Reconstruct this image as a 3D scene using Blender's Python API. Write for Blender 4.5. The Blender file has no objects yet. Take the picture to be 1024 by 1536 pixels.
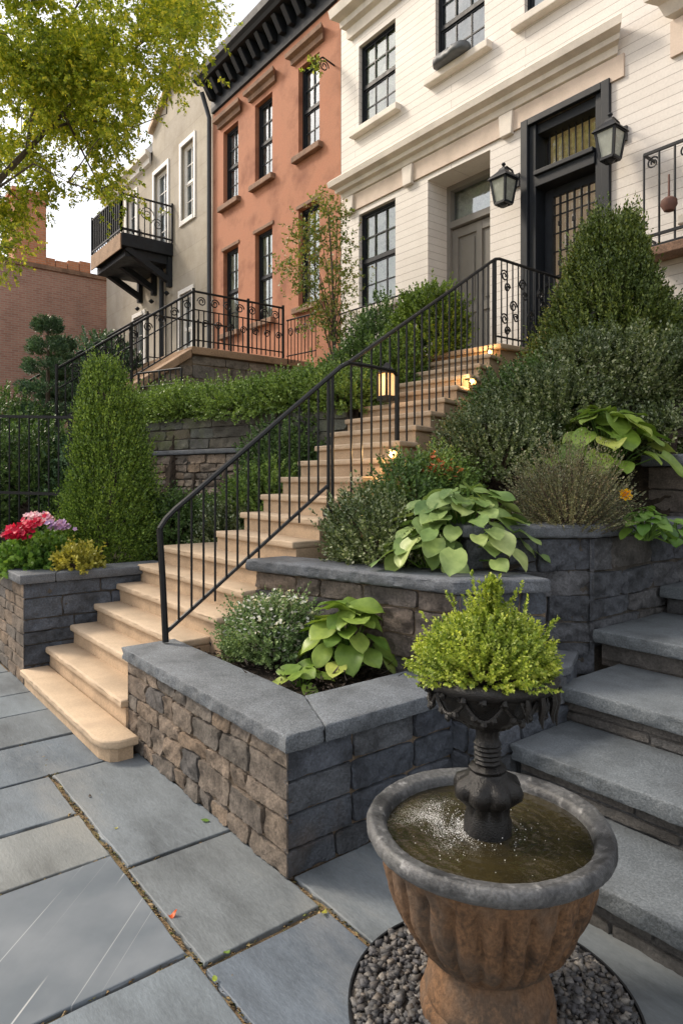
import bpy, math, random
import numpy as np
from mathutils import Vector

C = bpy.context.scene
COL = C.collection
R = random.Random(11)
rng = np.random.default_rng(11)
PI = math.pi

# ------------------------------------------------------------------ survey helper
# the place was surveyed from the photo: focal length 1000 px, level camera, eye 1.6 m
FOC, HZ, EYE, CA = 1000.0, 720.0, 1.6, .62
SA = math.sqrt(1 - CA * CA)


def at(px, py=None, t=None, X=None, Y=None, z=None):
    cx = (px - 512) / FOC
    dx, dy = cx * CA - SA, cx * SA + CA
    if t is None:
        if Y is not None: t = Y / dy
        elif X is not None: t = X / dx
        else: t = (z - EYE) / ((HZ - py) / FOC)
    zz = z if z is not None else EYE + (HZ - (py if py is not None else HZ)) / FOC * t
    return (dx * t, dy * t, zz)


# ------------------------------------------------------------------ object helpers
ORG = {}


def thing(name, label, cat, loc=(0, 0, 0), group=None):
    o = bpy.data.objects.new(name, None)
    COL.objects.link(o)
    o.location = loc
    o.empty_display_size = .1
    o['label'] = label
    o['category'] = cat
    if group: o['group'] = group
    ORG[o] = np.array(loc, float)
    return o


def np_mesh(name, V, faces, quads=True):
    me = bpy.data.meshes.new(name)
    V = np.asarray(V, np.float32)
    if quads and isinstance(faces, np.ndarray):
        m, k = faces.shape
        me.vertices.add(len(V)); me.vertices.foreach_set('co', V.ravel())
        me.loops.add(m * k); me.loops.foreach_set('vertex_index', faces.astype(np.int32).ravel())
        me.polygons.add(m); me.polygons.foreach_set('loop_start', np.arange(0, m * k, k, dtype=np.int32))
        me.update(calc_edges=True)
    else:
        me.from_pydata(V.tolist(), [], faces)
        me.update()
    return me


def link(name, V, faces, mat, parent=None, smooth=False, origin=None, sharp=38, bevel=0):
    V = np.asarray(V, float).reshape(-1, 3)
    if parent is not None: org = ORG[parent]
    elif origin is not None: org = np.array(origin, float)
    else: org = np.array([(V[:, 0].min() + V[:, 0].max()) / 2, (V[:, 1].min() + V[:, 1].max()) / 2, V[:, 2].min()])
    me = np_mesh(name, V - org, faces)
    me.validate()
    if smooth:
        me.polygons.foreach_set('use_smooth', np.ones(len(me.polygons), bool))
        if sharp < 180: me.set_sharp_from_angle(angle=math.radians(sharp))
    o = bpy.data.objects.new(name, me)
    COL.objects.link(o)
    if parent is not None: o.parent = parent
    else: o.location = org
    ORG[o] = org
    me.materials.append(mat)
    if bevel:
        b = o.modifiers.new('bevel', 'BEVEL'); b.width = bevel; b.segments = 2; b.limit_method = 'ANGLE'
    return o


def tag(o, label, cat, group=None):
    o['label'] = label; o['category'] = cat
    if group: o['group'] = group
    return o


def kind(o, k):
    o['kind'] = k
    return o


class SN:  # cheap smooth vector noise: a sum of sines
    def __init__(s, seed, k=7):
        r = np.random.default_rng(seed)
        s.k = r.normal(size=(k, 3)); s.k /= np.linalg.norm(s.k, axis=1)[:, None]
        s.k *= r.uniform(.6, 1.9, (k, 1)); s.p = r.uniform(0, 6.28, k)

    def __call__(s, P, f=1.0):
        P = np.asarray(P, float).reshape(-1, 3)
        return np.sin(P @ (s.k.T * f) + s.p).sum(1) / 3.2


N1, N2, N3 = SN(1), SN(2, 9), SN(3, 11)


def fbm(P, f):
    return N1(P, f) * .6 + N2(P, f * 2.1) * .3 + N3(P, f * 4.5) * .16


class MB:
    def __init__(s):
        s.v, s.f = [], []

    def add(s, v, f):
        n = len(s.v)
        s.v += [tuple(map(float, p)) for p in v]
        s.f += [tuple(int(i) + n for i in q) for q in f]
        return s

    def box(s, x0, x1, y0, y1, z0, z1):
        v = [(x, y, z) for z in (z0, z1) for y in (y0, y1) for x in (x0, x1)]
        return s.add(v, [(0, 2, 3, 1), (4, 5, 7, 6), (0, 1, 5, 4), (2, 6, 7, 3), (0, 4, 6, 2), (1, 3, 7, 5)])

    def bar(s, p, q, w, h=None, up=(0, 0, 1)):
        h = h or w
        p, q = Vector(p), Vector(q)
        d = (q - p).normalized(); u = Vector(up)
        if abs(d.dot(u)) > .98: u = Vector((0, 1, 0))
        a = d.cross(u).normalized(); b = a.cross(d).normalized()
        v = [c + a * (i * w / 2) + b * (j * h / 2) for c in (p, q) for j in (-1, 1) for i in (-1, 1)]
        return s.add(v, [(0, 2, 3, 1), (4, 5, 7, 6), (0, 1, 5, 4), (2, 6, 7, 3), (0, 4, 6, 2), (1, 3, 7, 5)])

    def tube(s, pts, r, n=8):
        pts = [Vector(p) for p in pts]
        m = len(pts)
        rr = r if isinstance(r, (list, tuple)) else [r] * m
        u = None; v = []
        for i, p in enumerate(pts):
            d = (pts[min(i + 1, m - 1)] - pts[max(i - 1, 0)]).normalized()
            if u is None:
                u = d.orthogonal().normalized()
            else:
                u = (u - d * u.dot(d)).normalized()
            w = d.cross(u)
            for k in range(n):
                a = 2 * PI * k / n
                v.append(p + (u * math.cos(a) + w * math.sin(a)) * rr[i])
        f = [(i * n + k, i * n + (k + 1) % n, (i + 1) * n + (k + 1) % n, (i + 1) * n + k) for i in range(m - 1) for k in range(n)]
        f += [tuple(range(n - 1, -1, -1)), tuple(range((m - 1) * n, m * n))]
        return s.add(v, f)

    def lathe(s, c, prof, n=48, rf=None, cap=True):
        v = []
        for r, z in prof:
            for k in range(n):
                a = 2 * PI * k / n
                q = rf(r, z, a) if rf else r
                v.append((c[0] + q * math.cos(a), c[1] + q * math.sin(a), c[2] + z))
        m = len(prof)
        f = [(i * n + k, i * n + (k + 1) % n, (i + 1) * n + (k + 1) % n, (i + 1) * n + k) for i in range(m - 1) for k in range(n)]
        if cap: f += [tuple(range(n - 1, -1, -1)), tuple(range((m - 1) * n, m * n))]
        return s.add(v, f)

    def prism(s, poly, z0, z1):
        n = len(poly)
        zt = z1 if isinstance(z1, (list, tuple)) else [z1] * n
        v = [(x, y, z0) for x, y in poly] + [(p[0], p[1], zt[i]) for i, p in enumerate(poly)]
        f = [(i, (i + 1) % n, n + (i + 1) % n, n + i) for i in range(n)]
        return s.add(v, f + [tuple(range(n - 1, -1, -1)), tuple(range(n, 2 * n))])

    def slab(s, poly, z0, z1, seg=.03, noise=.004, rnd=.006, seed=0, freq=35, tilt=(0, 0)):
        P, Nn = [], []
        n = len(poly)
        nr = []
        for i in range(n):
            a, b = np.array(poly[i], float), np.array(poly[(i + 1) % n], float)
            d = (b - a) / max(1e-9, np.linalg.norm(b - a)); nr.append(np.array([d[1], -d[0]]))
        for i in range(n):
            a, b = np.array(poly[i], float), np.array(poly[(i + 1) % n], float)
            L = np.linalg.norm(b - a); k = max(1, int(L / seg))
            for j in range(k):
                P.append(a + (b - a) * j / k)
                if j == 0:
                    c = nr[i - 1] + nr[i]; c = c / max(.5, (c @ c) / 2) ; Nn.append(c)
                else: Nn.append(nr[i])
        P, Nn = np.array(P), np.array(Nn); m = len(P)
        cen = P.mean(0); h = z1 - z0
        rings = [(z0, -rnd * .6), (z0 + .15 * h, 0), (z0 + .45 * h, 0), (z0 + .75 * h, 0), (z1 - rnd, 0), (z1 - rnd * .3, -rnd * .3), (z1, -rnd)]
        V = []
        for q, (z, o) in enumerate(rings):
            zz = np.full(m, z)
            P3 = np.c_[P, zz] + seed * 3.7
            nz = (fbm(P3, freq) + .5 * N3(P3, freq * 3)) * noise * (.6, 1.1, 1.3, 1.1, .35, .3, .3)[q]
            XY = P + Nn * (o + nz)[:, None]
            zz = zz + (P - cen) @ np.array(tilt)
            V.append(np.c_[XY, zz])
        V = np.concatenate(V); k = len(rings)
        f = [(i * m + j, i * m + (j + 1) % m, (i + 1) * m + (j + 1) % m, (i + 1) * m + j) for i in range(k - 1) for j in range(m)]
        f += [tuple(range(m - 1, -1, -1)), tuple(range((k - 1) * m, k * m))]
        return s.add(V, f)

    def build(s, name, mat, parent=None, **kw):
        return link(name, s.v, s.f, mat, parent, **kw)


def masonry(mb, p0, p1, z0, z1, hs, ws, seed, jit=.015, gap=.008, depth=.02, rough=.006, c0=False, c1=False, res=.02, fall=.005, slant=0.0):
    """rough stones laid in wavering courses on one wall face; outside is to the right of p0->p1"""
    r = random.Random(seed)
    p0, p1 = np.array(p0, float), np.array(p1, float)
    L = np.linalg.norm(p1 - p0); d = (p1 - p0) / L; n = np.array([d[1], -d[0]])
    zs = [0.]
    while zs[-1] < z1 - z0: zs.append(zs[-1] + r.uniform(*hs))
    k = (z1 - z0) / zs[-1]
    zs = [z0 + z * k for z in zs]
    ph = [r.uniform(0, 9) for _ in zs]

    def zl(i, x):
        if i == 0 or i == len(zs) - 1: return zs[i]
        w = min(1, min(x + .02, L - x + .02) / .1) if (c0 or c1) else 1
        return zs[i] + jit * w * (math.sin(x * 7 + ph[i]) * .6 + math.sin(x * 17 + ph[i] * 2) * .4)

    for i in range(len(zs) - 1):
        xs = [0.]
        while xs[-1] < L: xs.append(xs[-1] + r.uniform(*ws))
        kx = L / xs[-1]
        xs = [x * kx for x in xs]
        tl = [0] + [r.uniform(-1, 1) * jit for _ in xs[1:-1]] + [0]
        for j in range(len(xs) - 1):
            a, b = xs[j], xs[j + 1]
            e0, e1 = (c0 and j == 0), (c1 and j == len(xs) - 2)
            xa0, xa1 = a + gap / 2 - tl[j], a + gap / 2 + tl[j]
            xb0, xb1 = b - gap / 2 - tl[j + 1], b - gap / 2 + tl[j + 1]
            if e0: xa0 = xa1 = -depth
            if e1: xb0 = xb1 = L + depth
            za, zb = zl(i, a), zl(i, b); zc, zd = zl(i + 1, a), zl(i + 1, b)
            w, h = b - a, zs[i + 1] - zs[i]
            nu, nv = max(4, int(w / res)), max(4, int(h / res))
            u = np.unique(np.r_[0, .004 / w, np.linspace(.012 / w, 1 - .012 / w, nu), 1 - .004 / w, 1])
            v = np.unique(np.r_[0, .004 / h, np.linspace(.012 / h, 1 - .012 / h, nv), 1 - .004 / h, 1])
            U, W = np.meshgrid(u, v)
            # round the outline's corners
            cu, cw = np.abs(U * 2 - 1) ** 5, np.abs(W * 2 - 1) ** 5
            Uc = U if (e0 or e1) else U - (U - .5) * cw * cu * min(.08, .009 / w) * 2
            Wc = W if (e0 or e1) else W - (W - .5) * cw * cu * min(.12, .009 / h) * 2
            xb_ = (xa0 * (1 - Wc) + xa1 * Wc) * (1 - Uc) + (xb0 * (1 - Wc) + xb1 * Wc) * Uc
            zbot = za * (1 - Uc) + zb * Uc + gap / 2; ztop = zc * (1 - Uc) + zd * Uc - gap / 2
            zz = zbot * (1 - Wc) + ztop * Wc
            ee = np.minimum(W * h, (1 - W) * h)
            if not e0: ee = np.minimum(ee, U * w)
            if not e1: ee = np.minimum(ee, (1 - U) * w)
            ft = np.clip(ee / fall, 0, 1); ft = np.sqrt(ft * (2 - ft))
            damp = np.ones_like(U)
            if e0: damp *= np.clip(U * w / .03, 0, 1)
            if e1: damp *= np.clip((1 - U) * w / .03, 0, 1)
            sd = r.uniform(0, 50)
            P3 = np.c_[xb_.ravel(), zz.ravel(), np.full(U.size, sd)]
            nz = (fbm(P3, 14) * .55 + .5 * N2(P3, 55) + .45 * N3(P3, 120)).reshape(U.shape)
            tx, tz = r.uniform(-1, 1) * rough, r.uniform(-1, 1) * rough
            dd = -.004 + ft * (depth + r.uniform(-.3, .5) * rough * (0 if (e0 or e1) else 1) + (tx * (U - .5) + tz * (W - .5)) * damp) + nz * rough * ft * damp
            XY = p0[None, :] + xb_.ravel()[:, None] * d + dd.ravel()[:, None] * n
            V = np.c_[XY, zz.ravel()]
            a_, b_ = len(v), len(u)
            f = [(q * b_ + c, q * b_ + c + 1, (q + 1) * b_ + c + 1, (q + 1) * b_ + c) for q in range(a_ - 1) for c in range(b_ - 1)]
            mb.add(V, f)
    return mb


# ------------------------------------------------------------------ materials
def nd(nt, t, **kw):
    n = nt.nodes.new(t)
    for k, v in kw.items():
        if k in n.inputs: n.inputs[k].default_value = v
        else: setattr(n, k, v)
    return n


def ramp(nt, fac, stops, interp='LINEAR'):
    n = nt.nodes.new('ShaderNodeValToRGB')
    e = n.color_ramp.elements
    n.color_ramp.interpolation = interp
    while len(e) < len(stops): e.new(.5)
    for el, (p, c) in zip(e, stops):
        el.position = p; el.color = (*c, 1) if len(c) == 3 else c
    nt.links.new(fac, n.inputs[0])
    return n


def mixc(nt, a, b, fac, mode='MIX'):
    n = nt.nodes.new('ShaderNodeMix'); n.data_type = 'RGBA'; n.blend_type = mode
    for k, val in ((0, fac), (6, a), (7, b)):
        if hasattr(val, 'is_linked'): nt.links.new(val, n.inputs[k])
        elif isinstance(val, (int, float)): n.inputs[k].default_value = val
        else: n.inputs[k].default_value = (*val, 1)
    return n.outputs[2]


def new_mat(name):
    m = bpy.data.materials.new(name); m.use_nodes = True
    nt = m.node_tree
    b = nt.nodes['Principled BSDF']
    return m, nt, b


def coords(nt, scale=(1, 1, 1), rot=(0, 0, 0)):
    tc = nt.nodes.new('ShaderNodeTexCoord'); mp = nt.nodes.new('ShaderNodeMapping')
    mp.inputs['Scale'].default_value = scale; mp.inputs['Rotation'].default_value = rot
    nt.links.new(tc.outputs['Object'], mp.inputs[0])
    return mp.outputs[0]


def stone(name, cols, rough=.75, sc=3.0, fine=55, bump=.25, isl=True, stain=None, stretch=(1, 1, 1), amt=.45, spec=.4, bdist=.01, metallic=0, grain=.38):
    """cols: list of base colours; every loose piece (stone, slab) picks its own, with mottling and grain on top"""
    m, nt, b = new_mat(name)
    co = coords(nt, stretch)
    n1 = nd(nt, 'ShaderNodeTexNoise', Scale=sc, Detail=9.0, Roughness=.62); nt.links.new(co, n1.inputs['Vector'])
    n2 = nd(nt, 'ShaderNodeTexNoise', Scale=fine, Detail=6.0, Roughness=.7); nt.links.new(co, n2.inputs['Vector'])
    if isl and len(cols) > 1:
        g = nt.nodes.new('ShaderNodeNewGeometry')
        c = ramp(nt, g.outputs['Random Per Island'], [(i / (len(cols) - 1), k) for i, k in enumerate(cols)]).outputs[0]
    else:
        c = ramp(nt, n1.outputs['Fac'], [(.3 + .4 * i / max(1, len(cols) - 1), k) for i, k in enumerate(cols)]).outputs[0]
    v = ramp(nt, n1.outputs['Fac'], [(.34, (1 - amt,) * 3), (.5, (1, 1, 1)), (.66, (1 + amt * .7,) * 3)]).outputs[0]
    c = mixc(nt, c, v, 1.0, 'MULTIPLY')
    v2 = ramp(nt, n2.outputs['Fac'], [(.36, (1 - grain,) * 3), (.52, (1, 1, 1)), (.66, (1 + grain,) * 3)]).outputs[0]
    c = mixc(nt, c, v2, 1.0, 'MULTIPLY')
    if stain:
        n3 = nd(nt, 'ShaderNodeTexNoise', Scale=stain[1], Detail=5.0, Roughness=.6); nt.links.new(co, n3.inputs['Vector'])
        f = ramp(nt, n3.outputs['Fac'], [(stain[2], (0, 0, 0)), (stain[2] + .16, (1, 1, 1))]).outputs[0]
        c = mixc(nt, c, stain[0], mixf(nt, f, stain[3]))
    nt.links.new(c, b.inputs['Base Color'])
    rr = ramp(nt, n2.outputs['Fac'], [(.3, (rough - .12,) * 3), (.7, (min(1, rough + .12),) * 3)]).outputs[0]
    nt.links.new(rr, b.inputs['Roughness'])
    b.inputs['Specular IOR Level'].default_value = spec
    b.inputs['Metallic'].default_value = metallic
    h = nt.nodes.new('ShaderNodeMath'); h.operation = 'MULTIPLY_ADD'; h.inputs[1].default_value = .5
    nt.links.new(n1.outputs['Fac'], h.inputs[0]); nt.links.new(n2.outputs['Fac'], h.inputs[2])
    bp = nd(nt, 'ShaderNodeBump', Strength=bump, Distance=bdist); nt.links.new(h.outputs[0], bp.inputs['Height'])
    nt.links.new(bp.outputs[0], b.inputs['Normal'])
    return m


def mixf(nt, f, k):
    n = nt.nodes.new('ShaderNodeMath'); n.operation = 'MULTIPLY'; n.inputs[1].default_value = k
    nt.links.new(f, n.inputs[0])
    return n.outputs[0]


def leaf_mat(name, dark, light, trans=.3, rough=.45, spec=.35, third=None, clump=1.6, vein=False):
    m, nt, b = new_mat(name)
    g = nt.nodes.new('ShaderNodeNewGeometry')
    st = [(0, dark), (.75, light)] + ([(1, third)] if third else [])
    c = ramp(nt, g.outputs['Random Per Island'], st).outputs[0]
    co = coords(nt)
    n1 = nd(nt, 'ShaderNodeTexNoise', Scale=clump, Detail=3.0); nt.links.new(co, n1.inputs['Vector'])
    v = ramp(nt, n1.outputs['Fac'], [(.35, (.72, .78, .8)), (.65, (1.22, 1.15, 1.0))]).outputs[0]
    c = mixc(nt, c, v, 1.0, 'MULTIPLY')
    if vein:
        n2 = nd(nt, 'ShaderNodeTexNoise', Scale=22.0, Detail=4.0); nt.links.new(co, n2.inputs['Vector'])
        v2 = ramp(nt, n2.outputs['Fac'], [(.35, (.78, .82, .75)), (.65, (1.12, 1.1, 1.1))]).outputs[0]
        c = mixc(nt, c, v2, 1.0, 'MULTIPLY')
    nt.links.new(c, b.inputs['Base Color'])
    b.inputs['Roughness'].default_value = rough
    b.inputs['Specular IOR Level'].default_value = spec
    tr = nt.nodes.new('ShaderNodeBsdfTranslucent')
    nt.links.new(mixc(nt, c, (1.3, 1.25, .55), .7, 'MULTIPLY'), tr.inputs[0])
    mx = nt.nodes.new('ShaderNodeMixShader'); mx.inputs[0].default_value = trans
    nt.links.new(b.outputs[0], mx.inputs[1]); nt.links.new(tr.outputs[0], mx.inputs[2])
    nt.links.new(mx.outputs[0], nt.nodes['Material Output'].inputs[0])
    return m


def plain(name, col, rough=.5, metallic=0, spec=.5, var=.25, sc=9.0, bump=.08, em=None):
    m, nt, b = new_mat(name)
    co = coords(nt)
    n1 = nd(nt, 'ShaderNodeTexNoise', Scale=sc, Detail=7.0, Roughness=.65); nt.links.new(co, n1.inputs['Vector'])
    v = ramp(nt, n1.outputs['Fac'], [(.3, tuple(x * (1 - var) for x in col)), (.7, tuple(min(1, x * (1 + var)) for x in col))]).outputs[0]
    nt.links.new(v, b.inputs['Base Color'])
    rr = ramp(nt, n1.outputs['Fac'], [(.3, (max(.03, rough - .1),) * 3), (.7, (min(1, rough + .12),) * 3)]).outputs[0]
    nt.links.new(rr, b.inputs['Roughness'])
    b.inputs['Metallic'].default_value = metallic; b.inputs['Specular IOR Level'].default_value = spec
    if bump:
        n2 = nd(nt, 'ShaderNodeTexNoise', Scale=sc * 8, Detail=5.0); nt.links.new(co, n2.inputs['Vector'])
        bp = nd(nt, 'ShaderNodeBump', Strength=bump, Distance=.01); nt.links.new(n2.outputs['Fac'], bp.inputs['Height'])
        nt.links.new(bp.outputs[0], b.inputs['Normal'])
    if em:
        b.inputs['Emission Color'].default_value = (*em[0], 1); b.inputs['Emission Strength'].default_value = em[1]
    return m


def bricks(name, c1, c2, mortar, bw, rh, ms, axis='XZ', rough=.8, bump=.4, soot=.35, sooty=(.5, .5, .5), bias=0.0, sq=1.0, dist=.006):
    m, nt, b = new_mat(name)
    tc = nt.nodes.new('ShaderNodeTexCoord'); sp = nt.nodes.new('ShaderNodeSeparateXYZ'); cb = nt.nodes.new('ShaderNodeCombineXYZ')
    nt.links.new(tc.outputs['Object'], sp.inputs[0])
    nt.links.new(sp.outputs[axis[0]], cb.inputs[0]); nt.links.new(sp.outputs['Z'], cb.inputs[1])
    nw = nd(nt, 'ShaderNodeTexNoise', Scale=3.0, Detail=2.0); nt.links.new(tc.outputs['Object'], nw.inputs['Vector'])
    wv = nt.nodes.new('ShaderNodeVectorMath'); wv.operation = 'MULTIPLY_ADD'; wv.inputs[1].default_value = (.0, .006, 0)
    nt.links.new(nw.outputs['Color'], wv.inputs[0]); nt.links.new(cb.outputs[0], wv.inputs[2])
    br = nt.nodes.new('ShaderNodeTexBrick')
    br.offset = .5 if sq == 1.0 else .37
    br.inputs['Scale'].default_value = 1; br.inputs['Brick Width'].default_value = bw; br.inputs['Row Height'].default_value = rh
    br.inputs['Mortar Size'].default_value = ms; br.inputs['Mortar Smooth'].default_value = .25; br.inputs['Bias'].default_value = bias
    br.inputs['Color1'].default_value = (*c1, 1); br.inputs['Color2'].default_value = (*c2, 1); br.inputs['Mortar'].default_value = (*mortar, 1)
    nt.links.new(wv.outputs[0], br.inputs['Vector'])
    n1 = nd(nt, 'ShaderNodeTexNoise', Scale=1.1, Detail=9.0, Roughness=.65); nt.links.new(tc.outputs['Object'], n1.inputs['Vector'])
    v = ramp(nt, n1.outputs['Fac'], [(.3, tuple(1 - soot * (1 - x) * 2 for x in sooty)), (.6, (1, 1, 1))]).outputs[0]
    c = mixc(nt, br.outputs['Color'], v, 1.0, 'MULTIPLY')
    n3 = nd(nt, 'ShaderNodeTexNoise', Scale=38.0, Detail=6.0); nt.links.new(tc.outputs['Object'], n3.inputs['Vector'])
    v3 = ramp(nt, n3.outputs['Fac'], [(.3, (.93,) * 3), (.7, (1.05,) * 3)]).outputs[0]
    c = mixc(nt, c, v3, 1.0, 'MULTIPLY')
    nt.links.new(c, b.inputs['Base Color']); b.inputs['Roughness'].default_value = rough
    h = nt.nodes.new('ShaderNodeMath'); h.operation = 'MULTIPLY_ADD'; h.inputs[1].default_value = .25
    inv = nt.nodes.new('ShaderNodeMath'); inv.operation = 'SUBTRACT'; inv.inputs[0].default_value = 1.0
    nt.links.new(br.outputs['Fac'], inv.inputs[1])
    nt.links.new(n3.outputs['Fac'], h.inputs[0]); nt.links.new(inv.outputs[0], h.inputs[2])
    bp = nd(nt, 'ShaderNodeBump', Strength=bump, Distance=dist); nt.links.new(h.outputs[0], bp.inputs['Height'])
    nt.links.new(bp.outputs[0], b.inputs['Normal'])
    return m


def glass_mat(name, tint=(.75, .8, .78), refl=.3):
    m, nt, b = new_mat(name)
    nt.nodes.remove(b)
    tr = nt.nodes.new('ShaderNodeBsdfTransparent'); tr.inputs[0].default_value = (*tint, 1)
    gl = nt.nodes.new('ShaderNodeBsdfGlossy'); gl.inputs['Roughness'].default_value = .06; gl.inputs[0].default_value = (.70, .76, .82, 1)
    co = coords(nt)
    n = nd(nt, 'ShaderNodeTexNoise', Scale=2.6, Detail=2.0); nt.links.new(co, n.inputs['Vector'])
    bp = nd(nt, 'ShaderNodeBump', Strength=.16, Distance=.05); nt.links.new(n.outputs['Fac'], bp.inputs['Height'])
    nt.links.new(bp.outputs[0], gl.inputs['Normal'])
    fr = nd(nt, 'ShaderNodeFresnel', IOR=1.5)
    ad = nt.nodes.new('ShaderNodeMath'); ad.operation = 'ADD'; ad.inputs[1].default_value = refl; ad.use_clamp = True
    nt.links.new(fr.outputs[0], ad.inputs[0])
    mx = nt.nodes.new('ShaderNodeMixShader'); nt.links.new(ad.outputs[0], mx.inputs[0])
    nt.links.new(tr.outputs[0], mx.inputs[1]); nt.links.new(gl.outputs[0], mx.inputs[2])
    nt.links.new(mx.outputs[0], nt.nodes['Material Output'].inputs[0])
    return m


M = {}
M['flag'] = stone('bluestone_flags', [(.095, .118, .148), (.145, .166, .182), (.11, .138, .168), (.17, .18, .176), (.115, .136, .155), (.15, .178, .20)], rough=.58, sc=2.2, fine=60, bump=.28, stretch=(.6, 1.6, 1), amt=.42, grain=.13, stain=((.20, .18, .145), 1.1, .56, .45))
M['sand'] = stone('joint_sand', [(.17, .115, .06), (.25, .17, .09), (.10, .085, .04)], rough=.95, sc=7, fine=120, bump=.6, isl=False, amt=.4, stain=((.09, .10, .035), 3.5, .55, .7))
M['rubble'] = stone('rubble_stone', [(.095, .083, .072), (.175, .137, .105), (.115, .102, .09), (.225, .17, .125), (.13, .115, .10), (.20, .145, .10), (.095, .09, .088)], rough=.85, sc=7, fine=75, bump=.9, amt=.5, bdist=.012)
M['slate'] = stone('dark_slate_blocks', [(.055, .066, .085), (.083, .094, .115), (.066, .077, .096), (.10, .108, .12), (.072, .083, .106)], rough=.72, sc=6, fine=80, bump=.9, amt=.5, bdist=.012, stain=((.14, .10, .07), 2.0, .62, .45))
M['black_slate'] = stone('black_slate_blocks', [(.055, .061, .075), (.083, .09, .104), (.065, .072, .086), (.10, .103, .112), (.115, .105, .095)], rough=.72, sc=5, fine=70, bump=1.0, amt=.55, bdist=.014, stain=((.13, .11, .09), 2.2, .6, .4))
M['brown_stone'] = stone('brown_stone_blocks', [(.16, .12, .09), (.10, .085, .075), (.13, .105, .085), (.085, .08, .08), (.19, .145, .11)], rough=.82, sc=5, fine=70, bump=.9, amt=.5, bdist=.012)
M['terrace_stone'] = stone('terrace_blocks', [(.20, .165, .13), (.15, .135, .12), (.24, .19, .14), (.13, .125, .12), (.22, .16, .11)], rough=.85, sc=5, fine=60, bump=.8, amt=.5)
M['mortar'] = stone('mortar', [(.20, .15, .10), (.15, .115, .085)], rough=.95, sc=9, fine=110, bump=.5, isl=False)
M['dark_mortar'] = stone('dark_mortar', [(.055, .05, .045), (.075, .066, .056)], rough=.95, sc=9, fine=110, bump=.5, isl=False)
M['coping'] = stone('granite_coping', [(.12, .135, .155), (.15, .165, .18)], rough=.72, sc=5, fine=130, bump=.8, amt=.3, bdist=.008, grain=.5)
M['dark_coping'] = stone('dark_granite_coping', [(.10, .112, .13), (.13, .14, .155)], rough=.65, sc=5, fine=130, bump=.8, amt=.35, bdist=.008, grain=.45)
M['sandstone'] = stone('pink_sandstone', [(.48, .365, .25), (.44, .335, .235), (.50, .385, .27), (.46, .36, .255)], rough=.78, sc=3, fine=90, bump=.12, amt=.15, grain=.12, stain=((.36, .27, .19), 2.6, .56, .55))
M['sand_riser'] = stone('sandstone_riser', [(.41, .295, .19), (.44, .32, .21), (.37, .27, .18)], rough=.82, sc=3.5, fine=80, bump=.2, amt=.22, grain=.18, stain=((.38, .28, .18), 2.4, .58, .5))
M['tread'] = stone('bluestone_treads', [(.11, .127, .142), (.13, .147, .16), (.12, .135, .15)], rough=.62, sc=3.5, fine=110, bump=.6, amt=.35, stain=((.06, .065, .07), 3.5, .56, .6), grain=.4)
M['riser_stone'] = stone('dark_riser_stone', [(.06, .062, .066), (.085, .08, .075), (.07, .068, .066), (.10, .088, .076), (.075, .074, .074)], rough=.8, sc=6, fine=80, bump=.8, amt=.45, bdist=.012)
M['soil'] = stone('dark_soil', [(.022, .015, .011), (.045, .032, .022), (.03, .021, .015)], rough=.95, sc=14, fine=70, bump=1.0, isl=False, amt=.5, bdist=.03)
M['iron'] = plain('black_iron', (.009, .010, .012), rough=.42, spec=.3, var=.3, sc=30, bump=.1)
M['old_iron'] = plain('weathered_cast_iron', (.009, .0085, .0085), rough=.33, spec=.35, var=.6, sc=30, bump=.4)
M['white_siding'] = bricks('painted_siding', (.67, .635, .595), (.64, .605, .565), (.32, .285, .255), 3.6, .118, .0036, rough=.6, bump=.55, soot=.11, sooty=(.5, .45, .4), sq=2.0)
M['white_trim'] = stone('cream_stone_trim', [(.62, .575, .51), (.67, .62, .555)], rough=.65, sc=2.5, fine=60, bump=.1, isl=False, amt=.12, grain=.06)
M['peach_trim'] = stone('peach_stucco_frieze', [(.56, .46, .375), (.60, .50, .42)], rough=.7, sc=2.5, fine=60, bump=.1, isl=False, amt=.12, grain=.06)
M['red_stucco'] = stone('terracotta_stucco', [(.32, .132, .078), (.41, .188, .113), (.365, .157, .093)], rough=.88, sc=1.3, fine=42, bump=.3, isl=False, amt=.2, grain=.12, stain=((.27, .12, .08), 1.0, .57, .5))
M['brownstone'] = stone('brownstone_trim', [(.20, .12, .08), (.25, .155, .105)], rough=.85, sc=3, fine=60, bump=.25, isl=False, amt=.3)
M['brown_coping'] = stone('tan_brownstone_coping', [(.34, .225, .14), (.29, .195, .13)], rough=.85, sc=3, fine=60, bump=.25, isl=False, amt=.3)
M['grey_stucco'] = bricks('grey_stone_stucco', (.42, .38, .31), (.38, .345, .29), (.30, .27, .22), 1.25, .62, .006, rough=.85, bump=.3, soot=.3, sooty=(.55, .5, .42))
M['dark_paint'] = plain('black_blue_paint', (.014, .017, .022), rough=.5, spec=.25, var=.3, sc=8, bump=.1)
M['door_grey'] = plain('warm_grey_door_paint', (.185, .175, .16), rough=.5, var=.1, sc=6, bump=.05)
M['white_paint'] = plain('white_sash_paint', (.78, .76, .72), rough=.5, var=.06, sc=8, bump=.05)
M['roof_slate'] = stone('mansard_slate', [(.05, .052, .056), (.075, .076, .08)], rough=.8, sc=6, fine=60, bump=.6, isl=False)
M['red_brick'] = bricks('old_red_brick', (.33, .165, .125), (.40, .22, .165), (.36, .29, .24), .215, .075, .011, axis='YZ', rough=.9, bump=.6, soot=.3)
M['orange_brick'] = bricks('orange_brick', (.55, .22, .11), (.46, .18, .09), (.42, .28, .19), .215, .075, .011, axis='YZ', rough=.9, bump=.6, soot=.25)
M['glass'] = glass_mat('window_glass', refl=.14)
M['bright_glass'] = glass_mat('sky_window_glass', (.75, .8, .82), .2)
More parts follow.
